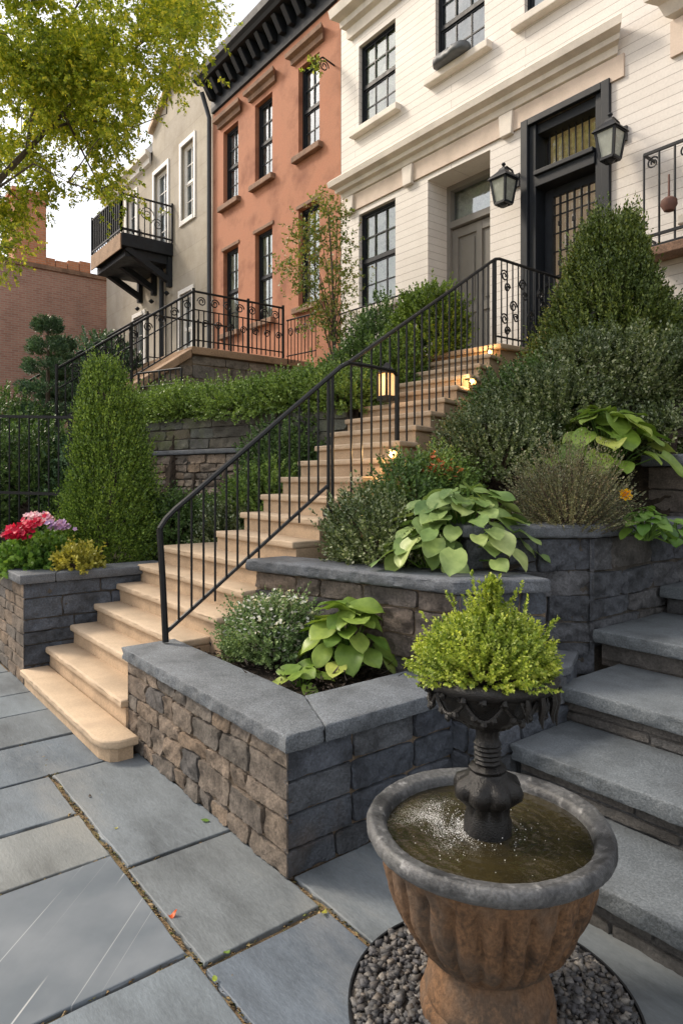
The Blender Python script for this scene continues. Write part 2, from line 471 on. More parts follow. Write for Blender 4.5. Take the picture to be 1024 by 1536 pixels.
M['pane_frost'] = plain('lantern_glass', (.32, .34, .30), rough=.25, var=.2, sc=8, bump=.05)
M['curtain'] = stone('curtain_with_reflections', [(.38, .43, .28), (.80, .80, .66), (.58, .63, .46)], rough=.9, sc=4.5, fine=40, bump=.1, isl=False, amt=.35, grain=.2)  # curtain fabric; the beige-green mottling is window reflections painted into its colour
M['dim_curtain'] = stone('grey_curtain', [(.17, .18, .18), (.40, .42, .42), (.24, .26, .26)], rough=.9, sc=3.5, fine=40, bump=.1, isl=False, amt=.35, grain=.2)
M['warm_room'] = plain('warm_lit_room', (.42, .33, .26), rough=.9, var=.5, sc=3.5, bump=0, em=((1, .68, .45), .13))
M['lamp'] = plain('lit_bulb', (1, .85, .6), rough=.4, var=.02, bump=0, em=((1, .42, .10), 1.7))
M['lamp_dim'] = plain('lit_lantern_pane', (1, .8, .5), rough=.4, var=.1, bump=0, em=((1, .42, .12), .30))
M['cloth'] = plain('grey_oilcloth', (.085, .095, .105), rough=.5, var=.35, sc=12, bump=.25)
M['rust_ball'] = plain('rusty_ball', (.13, .06, .045), rough=.7, var=.3, sc=20, bump=.2)
M['bark'] = stone('bark', [(.075, .06, .048), (.12, .098, .078)], rough=.9, sc=9, fine=60, bump=.8, isl=False, stretch=(1, 1, .3))
M['twig'] = plain('twigs', (.09, .062, .042), rough=.85, var=.4, sc=12, bump=.2)
M['gravel'] = stone('gravel_chips', [(.045, .047, .052), (.10, .095, .09), (.065, .065, .07), (.15, .13, .11), (.05, .05, .056), (.085, .085, .09), (.20, .185, .165)], rough=.65, sc=20, fine=90, bump=.3, amt=.3)

# exposure and light
SUN_E, SUN_A, SKY_S, EXPO = 1.75, 12.0, .12, 1.05
OVERCAST, OVER_F = (8.2, 7.6, 6.8), .45

# ================================================================== CAMERA, LIGHT
cam = bpy.data.objects.new('camera', bpy.data.cameras.new('camera')); COL.objects.link(cam)
cam.location = (0, 0, EYE); cam.rotation_euler = (PI / 2, 0, math.asin(SA))
cd = cam.data; cd.sensor_fit = 'HORIZONTAL'; cd.sensor_width = 36; cd.lens = 36 * FOC / 1024
cd.shift_y = (HZ - 768) / 1024; cd.clip_start = .05; cd.clip_end = 500
C.camera = cam
SUN_D = Vector((-.66, -.40, .68)).normalized()
sun = bpy.data.objects.new('sun', bpy.data.lights.new('sun', 'SUN')); COL.objects.link(sun)
sun.data.energy = SUN_E; sun.data.angle = math.radians(SUN_A); sun.data.color = (1, .88, .73)
sun.rotation_euler = SUN_D.to_track_quat('Z', 'Y').to_euler(); sun.location = (-6, -6, 9)
W = bpy.data.worlds.new('World'); C.world = W; W.use_nodes = True
wn = W.node_tree; bg = wn.nodes['Background']
sky = wn.nodes.new('ShaderNodeTexSky'); sky.sky_type = 'NISHITA'; sky.sun_disc = False
sky.sun_elevation = math.asin(SUN_D.z); sky.sun_rotation = math.atan2(SUN_D.x, SUN_D.y)
sky.air_density = 1.0; sky.dust_density = 3.0; sky.ozone_density = 1.0
oc = mixc(wn, sky.outputs[0], OVERCAST, OVER_F)   # a bright veil of cloud over the blue
wn.links.new(oc, bg.inputs[0]); bg.inputs[1].default_value = SKY_S
C.view_settings.view_transform = 'Standard'; C.view_settings.look = 'None'; C.view_settings.exposure = EXPO
C.view_settings.gamma = 1; C.view_settings.use_curve_mapping = False

# ================================================================== GROUND, PAVEMENT, TERRAIN
g = MB(); g.add([(-90, -60, -.018), (60, -60, -.018), (60, 70, -.018), (-90, 70, -.018)], [(0, 1, 2, 3)])
kind(g.build('ground', M['sand'], origin=(0, 0, 0)), 'structure')

slabs = MB(); streaky = None
rs = random.Random(5)


def flag(x0, x1, y0, y1, mb=slabs):
    gp = .011
    j = lambda: rs.uniform(-.006, .006)
    poly = [(x0 + gp + j(), y0 + gp + j()), (x1 - gp + j(), y0 + gp + j()), (x1 - gp + j(), y1 - gp + j()), (x0 + gp + j(), y1 - gp + j())]
    dz = rs.uniform(-.003, .003)
    mb.slab(poly, -.035, dz, seg=.022, noise=.0055, rnd=.005, seed=rs.uniform(0, 20), freq=14, tilt=(rs.uniform(-.003, .003), rs.uniform(-.003, .003)))


# rows run along the street (joints read off the photo)
for a, b in ((-3.81, -2.70), (-2.70, -2.0), (-2.0, -1.30), (-1.30, -.62), (-.62, .2), (.2, 1.1)):
    flag(a, b, 1.0, 1.5)
for a, b in ((-2.24, -1.42), (-1.42, -.5), (-.5, .4), (.4, 1.4)):
    flag(a, b, 1.5, 2.235)
for i, (a, b) in enumerate(((-6.1, -5.42), (-5.42, -4.93), (-4.93, -4.36), (-4.36, -3.81))):
    flag(a, b, .25, 1.36)
    flag(a, b, -.9, .25)
flag(-3.81, -3.29, .1, 1.0); flag(-3.29, -2.84, .1, 1.0)
streak = MB(); flag(-2.84, -2.09, .1, 1.0, streak)
flag(-2.09, -1.42, .1, 1.0); flag(-1.42, -.7, .1, 1.0); flag(-.7, .3, .1, 1.0)
x = -4.0
while x < 1.5:
    w = rs.uniform(.6, 1.0); flag(x, x + w, -.9, .1); x += w
x = -14.0
while x < -6.1:
    w = min(rs.uniform(.6, 1.0), -6.1 - x)
    if w > .1: flag(x, x + w, .25, 1.28); flag(x, x + w, -.9, .25)
    x += w
kind(slabs.build('pavement', M['flag'], origin=(0, 0, 0)), 'structure')


def streak_mat():
    m, nt, b = new_mat('scored_bluestone')
    co = coords(nt, (1, 1, 1), (0, 0, math.radians(-45)))
    n0 = nd(nt, 'ShaderNodeTexNoise', Scale=3.0, Detail=9.0); nt.links.new(co, n0.inputs['Vector'])
    c = ramp(nt, n0.outputs['Fac'], [(.36, (.09, .11, .13)), (.64, (.145, .165, .185))]).outputs[0]
    sp = nt.nodes.new('ShaderNodeSeparateXYZ'); nt.links.new(co, sp.inputs[0])
    out = None
    for cx, w, k, sd in ((-1.19, .0024, .8, 1.1), (-1.383, .0015, .55, 4.2), (-1.05, .0013, .5, 7.7), (-.985, .001, .4, 9.1), (-1.30, .0007, .2, 5.3)):
        d = nt.nodes.new('ShaderNodeMath'); d.operation = 'SUBTRACT'; d.inputs[1].default_value = cx; nt.links.new(sp.outputs['X'], d.inputs[0])
        a = nt.nodes.new('ShaderNodeMath'); a.operation = 'ABSOLUTE'; nt.links.new(d.outputs[0], a.inputs[0])
        l = nt.nodes.new('ShaderNodeMapRange'); l.inputs[1].default_value = w * .6; l.inputs[2].default_value = w * 1.6; l.inputs[3].default_value = k; l.inputs[4].default_value = 0
        nt.links.new(a.outputs[0], l.inputs[0])
        n1 = nd(nt, 'ShaderNodeTexNoise', Scale=2.2, Detail=3.0); n1.noise_dimensions = '4D'; n1.inputs['W'].default_value = sd
        nt.links.new(co, n1.inputs['Vector'])
        f = ramp(nt, n1.outputs['Fac'], [(.38, (0, 0, 0)), (.5, (1, 1, 1))]).outputs[0]
        mu = nt.nodes.new('ShaderNodeMath'); mu.operation = 'MULTIPLY'; nt.links.new(f, mu.inputs[0]); nt.links.new(l.outputs[0], mu.inputs[1])
        if out is None: out = mu.outputs[0]
        else:
            mx = nt.nodes.new('ShaderNodeMath'); mx.operation = 'MAXIMUM'; nt.links.new(out, mx.inputs[0]); nt.links.new(mu.outputs[0], mx.inputs[1]); out = mx.outputs[0]
    c = mixc(nt, c, (.42, .43, .43), out)
    st = nd(nt, 'ShaderNodeMapping'); st.inputs['Scale'].default_value = (26, 1.2, 1); nt.links.new(co, st.inputs[0])
    n2 = nd(nt, 'ShaderNodeTexNoise', Scale=1.0, Detail=6.0); nt.links.new(st.outputs[0], n2.inputs['Vector'])
    v = ramp(nt, n2.outputs['Fac'], [(.3, (.97,) * 3), (.7, (1.03,) * 3)]).outputs[0]
    c = mixc(nt, c, v, 1.0, 'MULTIPLY')
    nt.links.new(c, b.inputs['Base Color']); b.inputs['Roughness'].default_value = .6
    bp = nd(nt, 'ShaderNodeBump', Strength=.05, Distance=.003); nt.links.new(n2.outputs['Fac'], bp.inputs['Height']); nt.links.new(bp.outputs[0], b.inputs['Normal'])
    return m


kind(streak.build('pavement', streak_mat(), origin=(0, 0, 0)), 'structure')


def hz_right(x, y):
    base = 1.0 + .13 * (y - 2.5)
    if y > 3.9: base += .50 * (y - 3.9)
    if y < 4.98: base = min(base, 1.29 + max(0, -2.5 - x) * 1.2)
    return min(base, 2.95)


def hz_left(x, y):
    # terrace held by the retaining wall, planter bed before it
    wl = 3.2 + (x + 10.5) * .27
    if y < wl: return .76
    return 2.38 + .16 * (y - wl)


def terrain(name, x0, x1, y0, y1, hf, keep, mat, step=.14):
    mb = MB(); nx, ny = int((x1 - x0) / step), int((y1 - y0) / step)
    V = []
    for j in range(ny + 1):
        for i in range(nx + 1):
            X, Y = x0 + (x1 - x0) * i / nx, y0 + (y1 - y0) * j / ny
            V.append((X, Y, hf(X, Y)))
    V = np.array(V); V[:, 2] += fbm(V, 3.2) * .025 + N3(V, 11) * .008
    f = []
    for j in range(ny):
        for i in range(nx):
            if keep(x0 + (x1 - x0) * (i + .5) / nx, y0 + (y1 - y0) * (j + .5) / ny):
                a = j * (nx + 1) + i; f.append((a, a + 1, a + nx + 2, a + nx + 1))
    mb.add(V, f)
    return kind(mb.build(name, mat, origin=(0, 0, 0), smooth=True), 'structure')


def rx(y):   # right edge of the sandstone stair
    return -3.8 if y < 2.97 else -3.8 - (y - 2.97) * .3333


def lx(y):   # its left edge
    return -5.6 if y < 2.4 else -5.0 - max(0, y - 3.05) * .345


terrain('garden_soil', -5.2, 2.2, 2.35, 7.5, hz_right, lambda x, y: x > rx(y) and not (x > -2.3 and y < 5.0) and not (y < 3.05 and x > -2.62) and y > 2.35 + (x + 3.8) * .26, M['soil'])
terrain('garden_soil', -24, -5.0, 2.2, 7.5, hz_left, lambda x, y: x < lx(y) - .02, M['soil'])
terrain('garden_soil', -14, -5.65, 1.5, 2.3, lambda x, y: .78, lambda x, y: True, M['soil'])
terrain('garden_soil', -3.75, -2.3, 1.75, 2.75, lambda x, y: .50, lambda x, y: True, M['soil'], step=.05)

# ================================================================== NEAR PLANTER (between stair and fountain)
t = thing('raised_planter', 'low raised planter of rough stone with granite coping, beside the stair foot', 'planter', (-3.0, 1.6, 0))
mb = MB(); mb.prism([(-3.93, 1.5), (-2.24, 1.5), (-2.24, 2.45), (-2.52, 2.45), (-2.52, 1.78), (-3.80, 1.78), (-3.93, 1.78)], -.02, .515)
mb.build('core', M['mortar'], t)
mb = MB(); masonry(mb, (-3.93, 1.5), (-2.24, 1.5), 0, .518, (.085, .15), (.13, .34), 8, jit=.012, gap=.007, depth=.022, rough=.008, c1=True, c0=True, res=.014)
mb.build('rubble_face', M['rubble'], t, smooth=True, sharp=60)
mb = MB(); masonry(mb, (-2.24, 1.5), (-2.24, 2.45), 0, .518, (.12, .18), (.24, .44), 21, jit=.004, gap=.007, depth=.022, rough=.007, c0=True, res=.014)
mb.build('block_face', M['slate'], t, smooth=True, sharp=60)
mb = MB(); masonry(mb, (-3.93, 1.78), (-3.93, 1.5), 0, .518, (.1, .16), (.14, .26), 5, jit=.01, depth=.02, rough=.008, c1=True)
mb.build('rubble_face', M['rubble'], t, smooth=True, sharp=60)
for poly, sd in (([(-3.99, 1.455), (-2.193, 1.455), (-2.193, 1.645), (-2.56, 1.80), (-3.99, 1.80)], 1), ([(-2.193, 1.650), (-2.193, 2.46), (-2.56, 2.46), (-2.56, 1.805)], 2)):
    MB().slab(poly, .518, .590, seg=.018, noise=.006, rnd=.007, seed=sd).build('coping', M['coping'], t, smooth=True, sharp=45)

# ================================================================== SECOND TIER WALL
t = thing('garden_wall', 'low middle garden wall of brownish blocks under a grey coping, behind the white-flowered bush', 'wall', (-3.0, 2.5, 0))
A, B, D_ = (-3.8, 2.29), (-2.37, 2.66), (-2.16, 3.12)
mb = MB(); mb.prism([A, B, D_, (-2.5, 3.2), (-2.62, 2.85), (-3.8, 2.55)], .1, 1.0); mb.build('core', M['mortar'], t)
mb = MB(); masonry(mb, A, B, .4, 1.0, (.12, .19), (.2, .42), 31, jit=.008, depth=.02, rough=.010, c1=True, res=.016); mb.build('block_face', M['brown_stone'], t, smooth=True, sharp=60)
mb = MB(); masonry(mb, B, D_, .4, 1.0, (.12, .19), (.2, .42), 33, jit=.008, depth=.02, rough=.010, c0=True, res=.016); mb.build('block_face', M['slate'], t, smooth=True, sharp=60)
MB().slab([(-3.84, 2.235), (-2.345, 2.61), (-2.08, 3.05), (-2.42, 3.13), (-2.58, 2.93), (-3.84, 2.54)], 1.003, 1.08, seg=.02, noise=.005, rnd=.016, seed=3).build('coping', M['dark_coping'], t, smooth=True, sharp=45)
t = thing('stone_plinth', 'squat dark stone block course between the planter and the bluestone steps', 'wall', (-2.1, 2.6, 0))
mb = MB(); mb.prism([(-2.26, 2.46), (-1.99, 2.46), (-1.99, 3.05), (-2.14, 3.3), (-2.4, 3.1), (-2.4, 2.46)], -.02, .60); mb.build('core', M['dark_mortar'], t)
mb = MB(); masonry(mb, (-2.24, 2.46), (-1.99, 2.46), 0, .60, (.14, .19), (.2, .3), 41, jit=.006, rough=.008, c1=True, res=.016)
masonry(mb, (-1.99, 2.46), (-1.99, 3.05), 0, .60, (.14, .19), (.25, .4), 42, jit=.006, rough=.008, c0=True, res=.016)
masonry(mb, (-1.99, 3.05), (-2.10, 3.3), .3, .60, (.14, .19), (.25, .4), 43, jit=.006, rough=.008, res=.016)
mb.build('block_face', M['slate'], t, smooth=True, sharp=60)
MB().slab([(-2.40, 2.43), (-1.955, 2.43), (-1.955, 3.05), (-2.10, 3.34), (-2.44, 3.1)], .602, .645, noise=.004, seed=4).build('coping', M['dark_coping'], t, smooth=True, sharp=45)

# ================================================================== THIRD TIER WALL
t = thing('garden_wall', 'tall dark slate garden wall with straight grey coping, beside the bluestone steps', 'wall', (-2.3, 3.6, 0))
K = (-2.19, 3.60); J = (-2.60, 3.01); Lp = (-2.17, 4.95)
mb = MB(); mb.prism([J, K, Lp, (-2.5, 4.95), (-2.52, 3.72), (-2.86, 3.22), (-3.1, 3.5), (-3.2, 3.4)], .2, 1.255); mb.build('core', M['dark_mortar'], t)
mb = MB(); masonry(mb, J, K, .45, 1.257, (.14, .24), (.25, .6), 54, jit=.016, depth=.022, rough=.016, c0=True, c1=True, res=.015, gap=.008)
mb.build('block_face', M['black_slate'], t, smooth=True, sharp=60)
mb = MB(); masonry(mb, K, Lp, .6, 1.257, (.13, .26), (.25, .6), 58, jit=.016, depth=.022, rough=.014, c0=True, res=.015, gap=.008)
mb.build('block_face', M['black_slate'], t, smooth=True, sharp=60)
mb = MB(); masonry(mb, (-3.2, 3.4), J, .9, 1.257, (.14, .2), (.25, .5), 59, jit=.01, rough=.014, c1=True)
mb.build('block_face', M['black_slate'], t, smooth=True, sharp=60)
MB().slab([(-3.22, 3.36), (-2.60, 2.955), (-2.135, 3.585), (-2.115, 4.97), (-2.48, 4.97), (-2.49, 3.72), (-2.75, 3.36), (-3.0, 3.55)], 1.26, 1.335, seg=.02, noise=.004, rnd=.018, seed=6).build('coping', M['dark_coping'], t, smooth=True, sharp=45)
# fourth tier at the far right
t = thing('garden_wall', 'uppermost garden wall of brown blocks with dark coping, at the right edge', 'wall', (-1.8, 5.0, .8))
mb = MB(); mb.prism([(-2.5, 4.97), (1.5, 4.97), (1.5, 5.25), (-2.5, 5.25)], .7, 1.70); mb.build('core', M['dark_mortar'], t)
mb = MB(); masonry(mb, (-2.5, 4.97), (1.5, 4.97), .8, 1.70, (.16, .24), (.25, .55), 61, jit=.012, rough=.013, c0=True, res=.03); masonry(mb, (-2.5, 5.25), (-2.5, 4.97), .8, 1.70, (.16, .24), (.25, .55), 62, jit=.012, rough=.013, c1=True)
mb.build('block_face', M['brown_stone'], t, smooth=True, sharp=60)
MB().slab([(-2.56, 4.91), (1.5, 4.91), (1.5, 5.3), (-2.56, 5.3)], 1.703, 1.79, seg=.03, noise=.005, rnd=.015, seed=7).build('coping', M['dark_coping'], t, smooth=True, sharp=45)

# ================================================================== BLUESTONE STEPS ON THE RIGHT
t = thing('stone_steps', 'wide dark bluestone steps with thick rough-edged treads, rising on the right behind the fountain', 'steps', (-.5, 2.2, 0))
SY = [(2.15, .18, -2.21), (2.56, .365, -1.965), (3.0, .545, -2.02), (3.58, .725, -2.15), (4.36, .905, -2.14), (4.95, .905, -2.14)]
for i in range(5):
    y0, z, xl = SY[i]; y1 = SY[i + 1][0]; zb = SY[i - 1][1] if i else -.02
    MB().slab([(xl, y0), (1.6, y0), (1.6, y1 + .05), (xl, y1 + .05)], z - .075, z, seg=.02, noise=.005, rnd=.008, seed=20 + i).build('tread', M['tread'], t, smooth=True, sharp=45)
    mb = MB(); mb.box(xl + .02, 1.6, y0 + .055, y1 + .05, zb - .03, z - .077)
    masonry(mb, (xl + .02, y0 + .055), (1.6, y0 + .055), zb, z - .077, (.1, .12), (.3, .8), 70 + i, jit=.004, gap=.006, depth=.014, rough=.005, res=.02)
    mb.build('riser', M['riser_stone'], t, smooth=True, sharp=60)

# ================================================================== LEFT PLANTER
t = thing('raised_planter', 'long raised planter of thin slate courses with smooth grey coping, left of the stair', 'planter', (-6.5, 1.6, 0))
mb = MB(); mb.prism([(-14, 1.29), (-5.61, 1.29), (-5.61, 2.45), (-5.9, 2.45), (-5.9, 1.6), (-14, 1.6)], -.02, .788); mb.build('core', M['dark_mortar'], t)
mb = MB(); masonry(mb, (-14, 1.29), (-5.61, 1.29), 0, .79, (.07, .13), (.2, .45), 81, jit=.006, gap=.007, depth=.016, rough=.006, c1=True, res=.03); mb.build('slate_face', M['rubble'], t, smooth=True, sharp=60)
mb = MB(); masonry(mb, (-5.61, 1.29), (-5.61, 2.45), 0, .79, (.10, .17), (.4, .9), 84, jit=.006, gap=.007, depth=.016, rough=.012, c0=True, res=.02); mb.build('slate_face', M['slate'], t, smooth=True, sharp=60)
for i, poly in enumerate(([(-14, 1.24), (-8.2, 1.24), (-8.2, 1.66), (-14, 1.66)], [(-8.19, 1.24), (-5.56, 1.24), (-5.56, 1.5), (-5.9, 1.66), (-8.19, 1.66)], [(-5.56, 1.505), (-5.56, 2.46), (-5.9, 2.46), (-5.9, 1.665)])):
    MB().slab(poly, .791, .862, seg=.03, noise=.003, rnd=.010, seed=9 + i).build('coping', M['dark_coping'], t, smooth=True, sharp=45)

# ================================================================== MAIN SANDSTONE STAIR
t = thing('stone_stair', 'long pale pink sandstone stair climbing from the pavement to the doors', 'stair', (-4.7, 1.3, 0))
LAND_R, LAND_L = np.array((-4.85, 6.1)), np.array((-6.0, 5.95))
NL = []   # nosing lines: left, right, height
for n in range(1, 8):
    y = 1.25 + .187 * (n - 1)
    NL.append((np.array((-5.6, y)), np.array((-3.72 if n == 1 else (-3.945 if n < 5 else -3.80), y)), .13 + .149 * (n - 1)))
NL.append((np.array((-5.03, 2.62)), np.array((-3.8, 2.575)), 1.175))
NL.append((np.array((-5.0, 2.86)), np.array((-3.8, 2.775)), 1.325))
R0, L0, Z0 = np.array((-3.80, 2.975)), np.array((-5.0, 3.06)), 1.475
KS = 11
for k in range(KS):
    f = k / KS
    NL.append((L0 + (LAND_L - L0) * f, R0 + (LAND_R - R0) * f, Z0 + (3.15 - Z0) * f))
NL.append((LAND_L, LAND_R, 3.15))
for i in range(len(NL) - 1):
    l0, r0, z = NL[i]; l1, r1, _ = NL[i + 1]
    if i < 6: r1 = np.array((r0[0], r1[1])); l1 = np.array((l0[0], l1[1]))
    if i == 6: l1 = np.array((-5.6, 3.0)); r1 = np.array((-3.8, 2.6))
    ext = .05
    dl, dr = (l1 - l0) / np.linalg.norm(l1 - l0), (r1 - r0) / np.linalg.norm(r1 - r0)
    e = (r0 - l0) / np.linalg.norm(r0 - l0)
    back_l, back_r = l1 + dl * ext, r1 + dr * ext
    ov = .025 if i >= 8 else 0
    poly = [l0 - e * ov, r0 + e * ov, back_r + e * ov, back_l - e * ov]
    if i == 0:   # bullnosed end that runs past the planter
        poly = [l0, r0 + np.array((-.16, 0)), r0 + np.array((-.06, .02)), r0 + np.array((0, .09)), np.array((r0[0], 1.46)), np.array((-5.6, 1.46))]
    th = .05
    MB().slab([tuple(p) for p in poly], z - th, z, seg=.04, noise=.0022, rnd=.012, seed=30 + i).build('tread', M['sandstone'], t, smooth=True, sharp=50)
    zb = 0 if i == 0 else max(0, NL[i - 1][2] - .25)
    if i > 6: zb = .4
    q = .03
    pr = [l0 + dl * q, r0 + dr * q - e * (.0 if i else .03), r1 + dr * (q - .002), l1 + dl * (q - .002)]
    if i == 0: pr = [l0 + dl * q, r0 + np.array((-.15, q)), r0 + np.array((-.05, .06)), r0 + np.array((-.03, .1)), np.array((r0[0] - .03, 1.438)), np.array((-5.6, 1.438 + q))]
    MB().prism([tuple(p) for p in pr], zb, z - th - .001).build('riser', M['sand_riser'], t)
# landing before the two doors
MB().slab([(-7.5, 5.90), (LAND_L[0], 5.90), tuple(LAND_L - (0, .03)), tuple(LAND_R + (.06, -.03)), (-4.70, 7.48), (-7.5, 7.48)], 3.09, 3.15, seg=.08, noise=.001, rnd=.012, seed=55).build('landing', M['sandstone'], t, smooth=True, sharp=50)
MB().prism([(-7.45, 5.96), (LAND_L[0], 5.96), tuple(LAND_L + (0, .03)), tuple(LAND_R + (.0, .04)), (-4.78, 7.48), (-7.45, 7.48)], 1.5, 3.088).build('landing_base', M['sand_riser'], t)

# ================================================================== RETAINING WALL, UPPER LEFT
t = thing('retaining_wall', 'mossy dark stone retaining wall topped by ground cover, below the iron-railed terrace', 'wall', (-8, 3.9, .7))
p0, p1 = (-11.5, 2.93), (-5.62, 4.52)
dv = np.array(p1) - np.array(p0); dv /= np.linalg.norm(dv); nn = np.array((dv[1], -dv[0]))
bk = lambda p, q: (p[0] - nn[0] * q, p[1] - nn[1] * q)
mb = MB(); mb.prism([p0, p1, bk(p1, .3), bk(p0, .3)], .6, 2.40); mb.build('core', M['dark_mortar'], t)
mb = MB(); masonry(mb, p0, p1, 2.0, 2.42, (.16, .2), (.3, .7), 91, jit=.012, depth=.02, rough=.014, res=.04); mb.build('block_face', stone('mossy_blocks', [(.085, .09, .08), (.11, .115, .095), (.10, .085, .06), (.075, .08, .08)], sc=4, stain=((.09, .11, .03), 2.2, .52, .6), bump=.5), t, smooth=True, sharp=60)
mb = MB(); masonry(mb, p0, p1, .7, 1.93, (.07, .13), (.16, .4), 92, jit=.014, depth=.022, rough=.016, res=.04); mb.build('rubble_face', M['rubble'], t, smooth=True, sharp=60)
f0 = (p0[0] + nn[0] * .05, p0[1] + nn[1] * .05); f1 = (p1[0] + nn[0] * .05, p1[1] + nn[1] * .05)
MB().slab([f0, f1, bk(p1, .1), bk(p0, .1)], 1.935, 1.995, seg=.08, noise=.004, rnd=.01, seed=12).build('ledge', M['dark_coping'], t, smooth=True, sharp=50)

# ================================================================== TERRACE OF THE RED HOUSE
t = thing('stone_terrace', 'stone stoop terrace with brownstone edge and steps in front of the red house', 'terrace', (-11, 6, 2.4))
TX, TY, TZ = -10.5, 5.08, 3.88
SL = .69; YB = 2.85            # the flight falls towards the street
zy = lambda y: TZ - max(0, TY - y) * SL
mb = MB(); mb.prism([(-13.2, TY), (TX - .06, TY), (TX - .06, 7.49), (-13.2, 7.49)], 2.0, TZ - .13)
V = [(x, y, z) for x in (-12.6, TX - .06) for y, z in ((YB, 2.0), (TY - .002, 2.0), (TY - .002, TZ - .14), (YB, zy(YB) - .14))]
mb.add(V, [(0, 1, 2, 3), (4, 7, 6, 5), (0, 4, 5, 1), (1, 5, 6, 2), (2, 6, 7, 3), (3, 7, 4, 0)])
mb.build('core', M['mortar'], t)
mb = MB(); masonry(mb, (TX - .06, TY), (TX - .06, 7.49), 2.5, TZ - .135, (.16, .26), (.35, .8), 95, jit=.012, depth=.022, rough=.014, res=.04)
for k in range(9):
    ya, yb = TY - (k + 1) * .245, TY - k * .245
    masonry(mb, (TX - .06, ya), (TX - .06, yb), 2.1, zy(ya) - .15, (.16, .24), (.25, .5), 100 + k, jit=.01, depth=.02, rough=.012, res=.04)
mb.build('block_face', M['terrace_stone'], t, smooth=True, sharp=60)
mb = MB(); mb.box(-13.25, TX + .05, TY - .05, 7.49, TZ - .13, TZ)
mb.build('edge_slab', M['brown_coping'], t, bevel=.015)
for xa, xb in ((TX - .28, TX + .05), (-12.65, -12.35)):
    mb = MB(); q0, q1 = zy(YB - .05), zy(TY - .052)
    mb.add([(x, y, z) for x in (xa, xb) for y, z in ((YB - .05, q0 - .15), (TY - .052, q1 - .15), (TY - .052, q1), (YB - .05, q0))], [(0, 1, 2, 3), (4, 7, 6, 5), (0, 4, 5, 1), (1, 5, 6, 2), (2, 6, 7, 3), (3, 7, 4, 0)])
    mb.build('stair_coping', M['brown_coping'], t, bevel=.015)
for k in range(8):
    y0 = TY - .05 - (k + 1) * .26; mb = MB(); mb.box(-12.34, TX - .285, y0, y0 + .30, zy(y0 + .26) - .5, zy(y0 + .26) - .19); mb.build('step', M['brown_coping'], t)

# ================================================================== IRON RAILINGS


def scroll(mb, c, ax, r, w=.008, turns=1.6, flip=1):
    c, ax = Vector(c), Vector(ax)
    pts = []
    for i in range(22):
        a = i / 21 * turns * 2 * PI; q = r * (1 - .75 * i / 21)
        pts.append(c + ax * (math.cos(a) * q * flip) + Vector((0, 0, math.sin(a) * q)))
    mb.tube(pts, w, 5)


def lerp(a, b, f): return tuple(a[i] + (b[i] - a[i]) * f for i in range(3))


t = thing('stair_railing', 'black iron handrail with plain balusters running up the sandstone stair', 'railing', (-3.9, 1.7, .59))
rail = [(-3.9, 1.66, 1.30), (-3.898, 1.70, 1.36), (-3.89, 1.76, 1.42), (-3.87, 1.88, 1.52)]
low = []
A1, A2 = np.array((-3.87, 1.88, 1.52)), np.array((-3.83, 3.02, 2.43))
B2 = np.array((-4.86, 6.06, 4.11))
for i in range(1, 9): rail.append(tuple(A1 + (A2 - A1) * i / 8))
rail.append((-3.86, 3.12, 2.475))
for i in range(1, 17): rail.append(tuple(np.array((-3.86, 3.12, 2.475)) + (B2 - np.array((-3.86, 3.12, 2.475))) * i / 16))
rail += [(-4.85, 6.12, 4.125), (-4.84, 7.42, 4.12)]
MB().tube(rail, .018, 8).build('handrail', M['iron'], t, smooth=True)
MB().tube([(-3.9, 1.70, .60), (-3.9, 1.68, 1.0), (-3.9, 1.66, 1.30)], .021, 8).build('post', M['iron'], t, smooth=True)


def rail_z(y):
    for a, b in zip(rail, rail[1:]):
        if a[1] <= y <= b[1] and b[1] > a[1]:
            f = (y - a[1]) / (b[1] - a[1]); return lerp(a, b, f)
    return rail[-1]


# bottom bar of the lower run
lo0, lo1 = np.array((-3.895, 1.70, .66)), np.array((-3.83, 2.90, 1.56))
MB().tube([lo0, lo0 + (lo1 - lo0) * .5, lo1], .013, 6).build('bottom_rail', M['iron'], t, smooth=True)
for i in range(1, 15):
    q = lo0 + (lo1 - lo0) * i / 15.0; p = rail_z(q[1])
    MB().tube([(p[0], p[1], q[2] - (.0 if i % 4 else .08)), p], .0075, 6).build('baluster', M['iron'], t, smooth=True)
for dx in (0, .035):
    p = rail_z(2.91 + dx); MB().tube([(p[0], p[1], 1.38), p], .013, 6).build('post', M['iron'], t, smooth=True)
mb = MB(); mb.box(-3.87, -3.79, 2.88, 2.98, 1.335, 1.39); mb.build('post_foot', M['iron'], t, bevel=.008)
# upper run: one or two balusters on every tread
for i in range(9, len(NL) - 1):
    l0, r0, z = NL[i]; l1, r1, _ = NL[i + 1]
    for f in (.12, .62):
        y = r0[1] + (r1[1] - r0[1]) * f
        if y < 3.05: continue
        p = rail_z(y)
        MB().tube([(p[0], p[1], z - .01), p], .0085, 6).build('baluster', M['iron'], t, smooth=True)
# short level guard springing from the bend, with its end post
gp = [(-3.85, 3.1, 2.47), (-3.95, 3.4, 2.49), (-4.05, 3.75, 2.50), (-4.07, 3.80, 2.47), (-4.07, 3.80, 2.38)]
MB().tube(gp, .016, 8).build('level_rail', M['iron'], t, smooth=True)
MB().tube([(-4.07, 3.80, 1.93), (-4.07, 3.80, 2.40)], .016, 8).build('post', M['iron'], t, smooth=True)
# second line of balusters, on the left side of the flight
hl = []
for i in range(9, len(NL)):
    l0, r0, z = NL[i]
    e = (r0 - l0) / np.linalg.norm(r0 - l0)
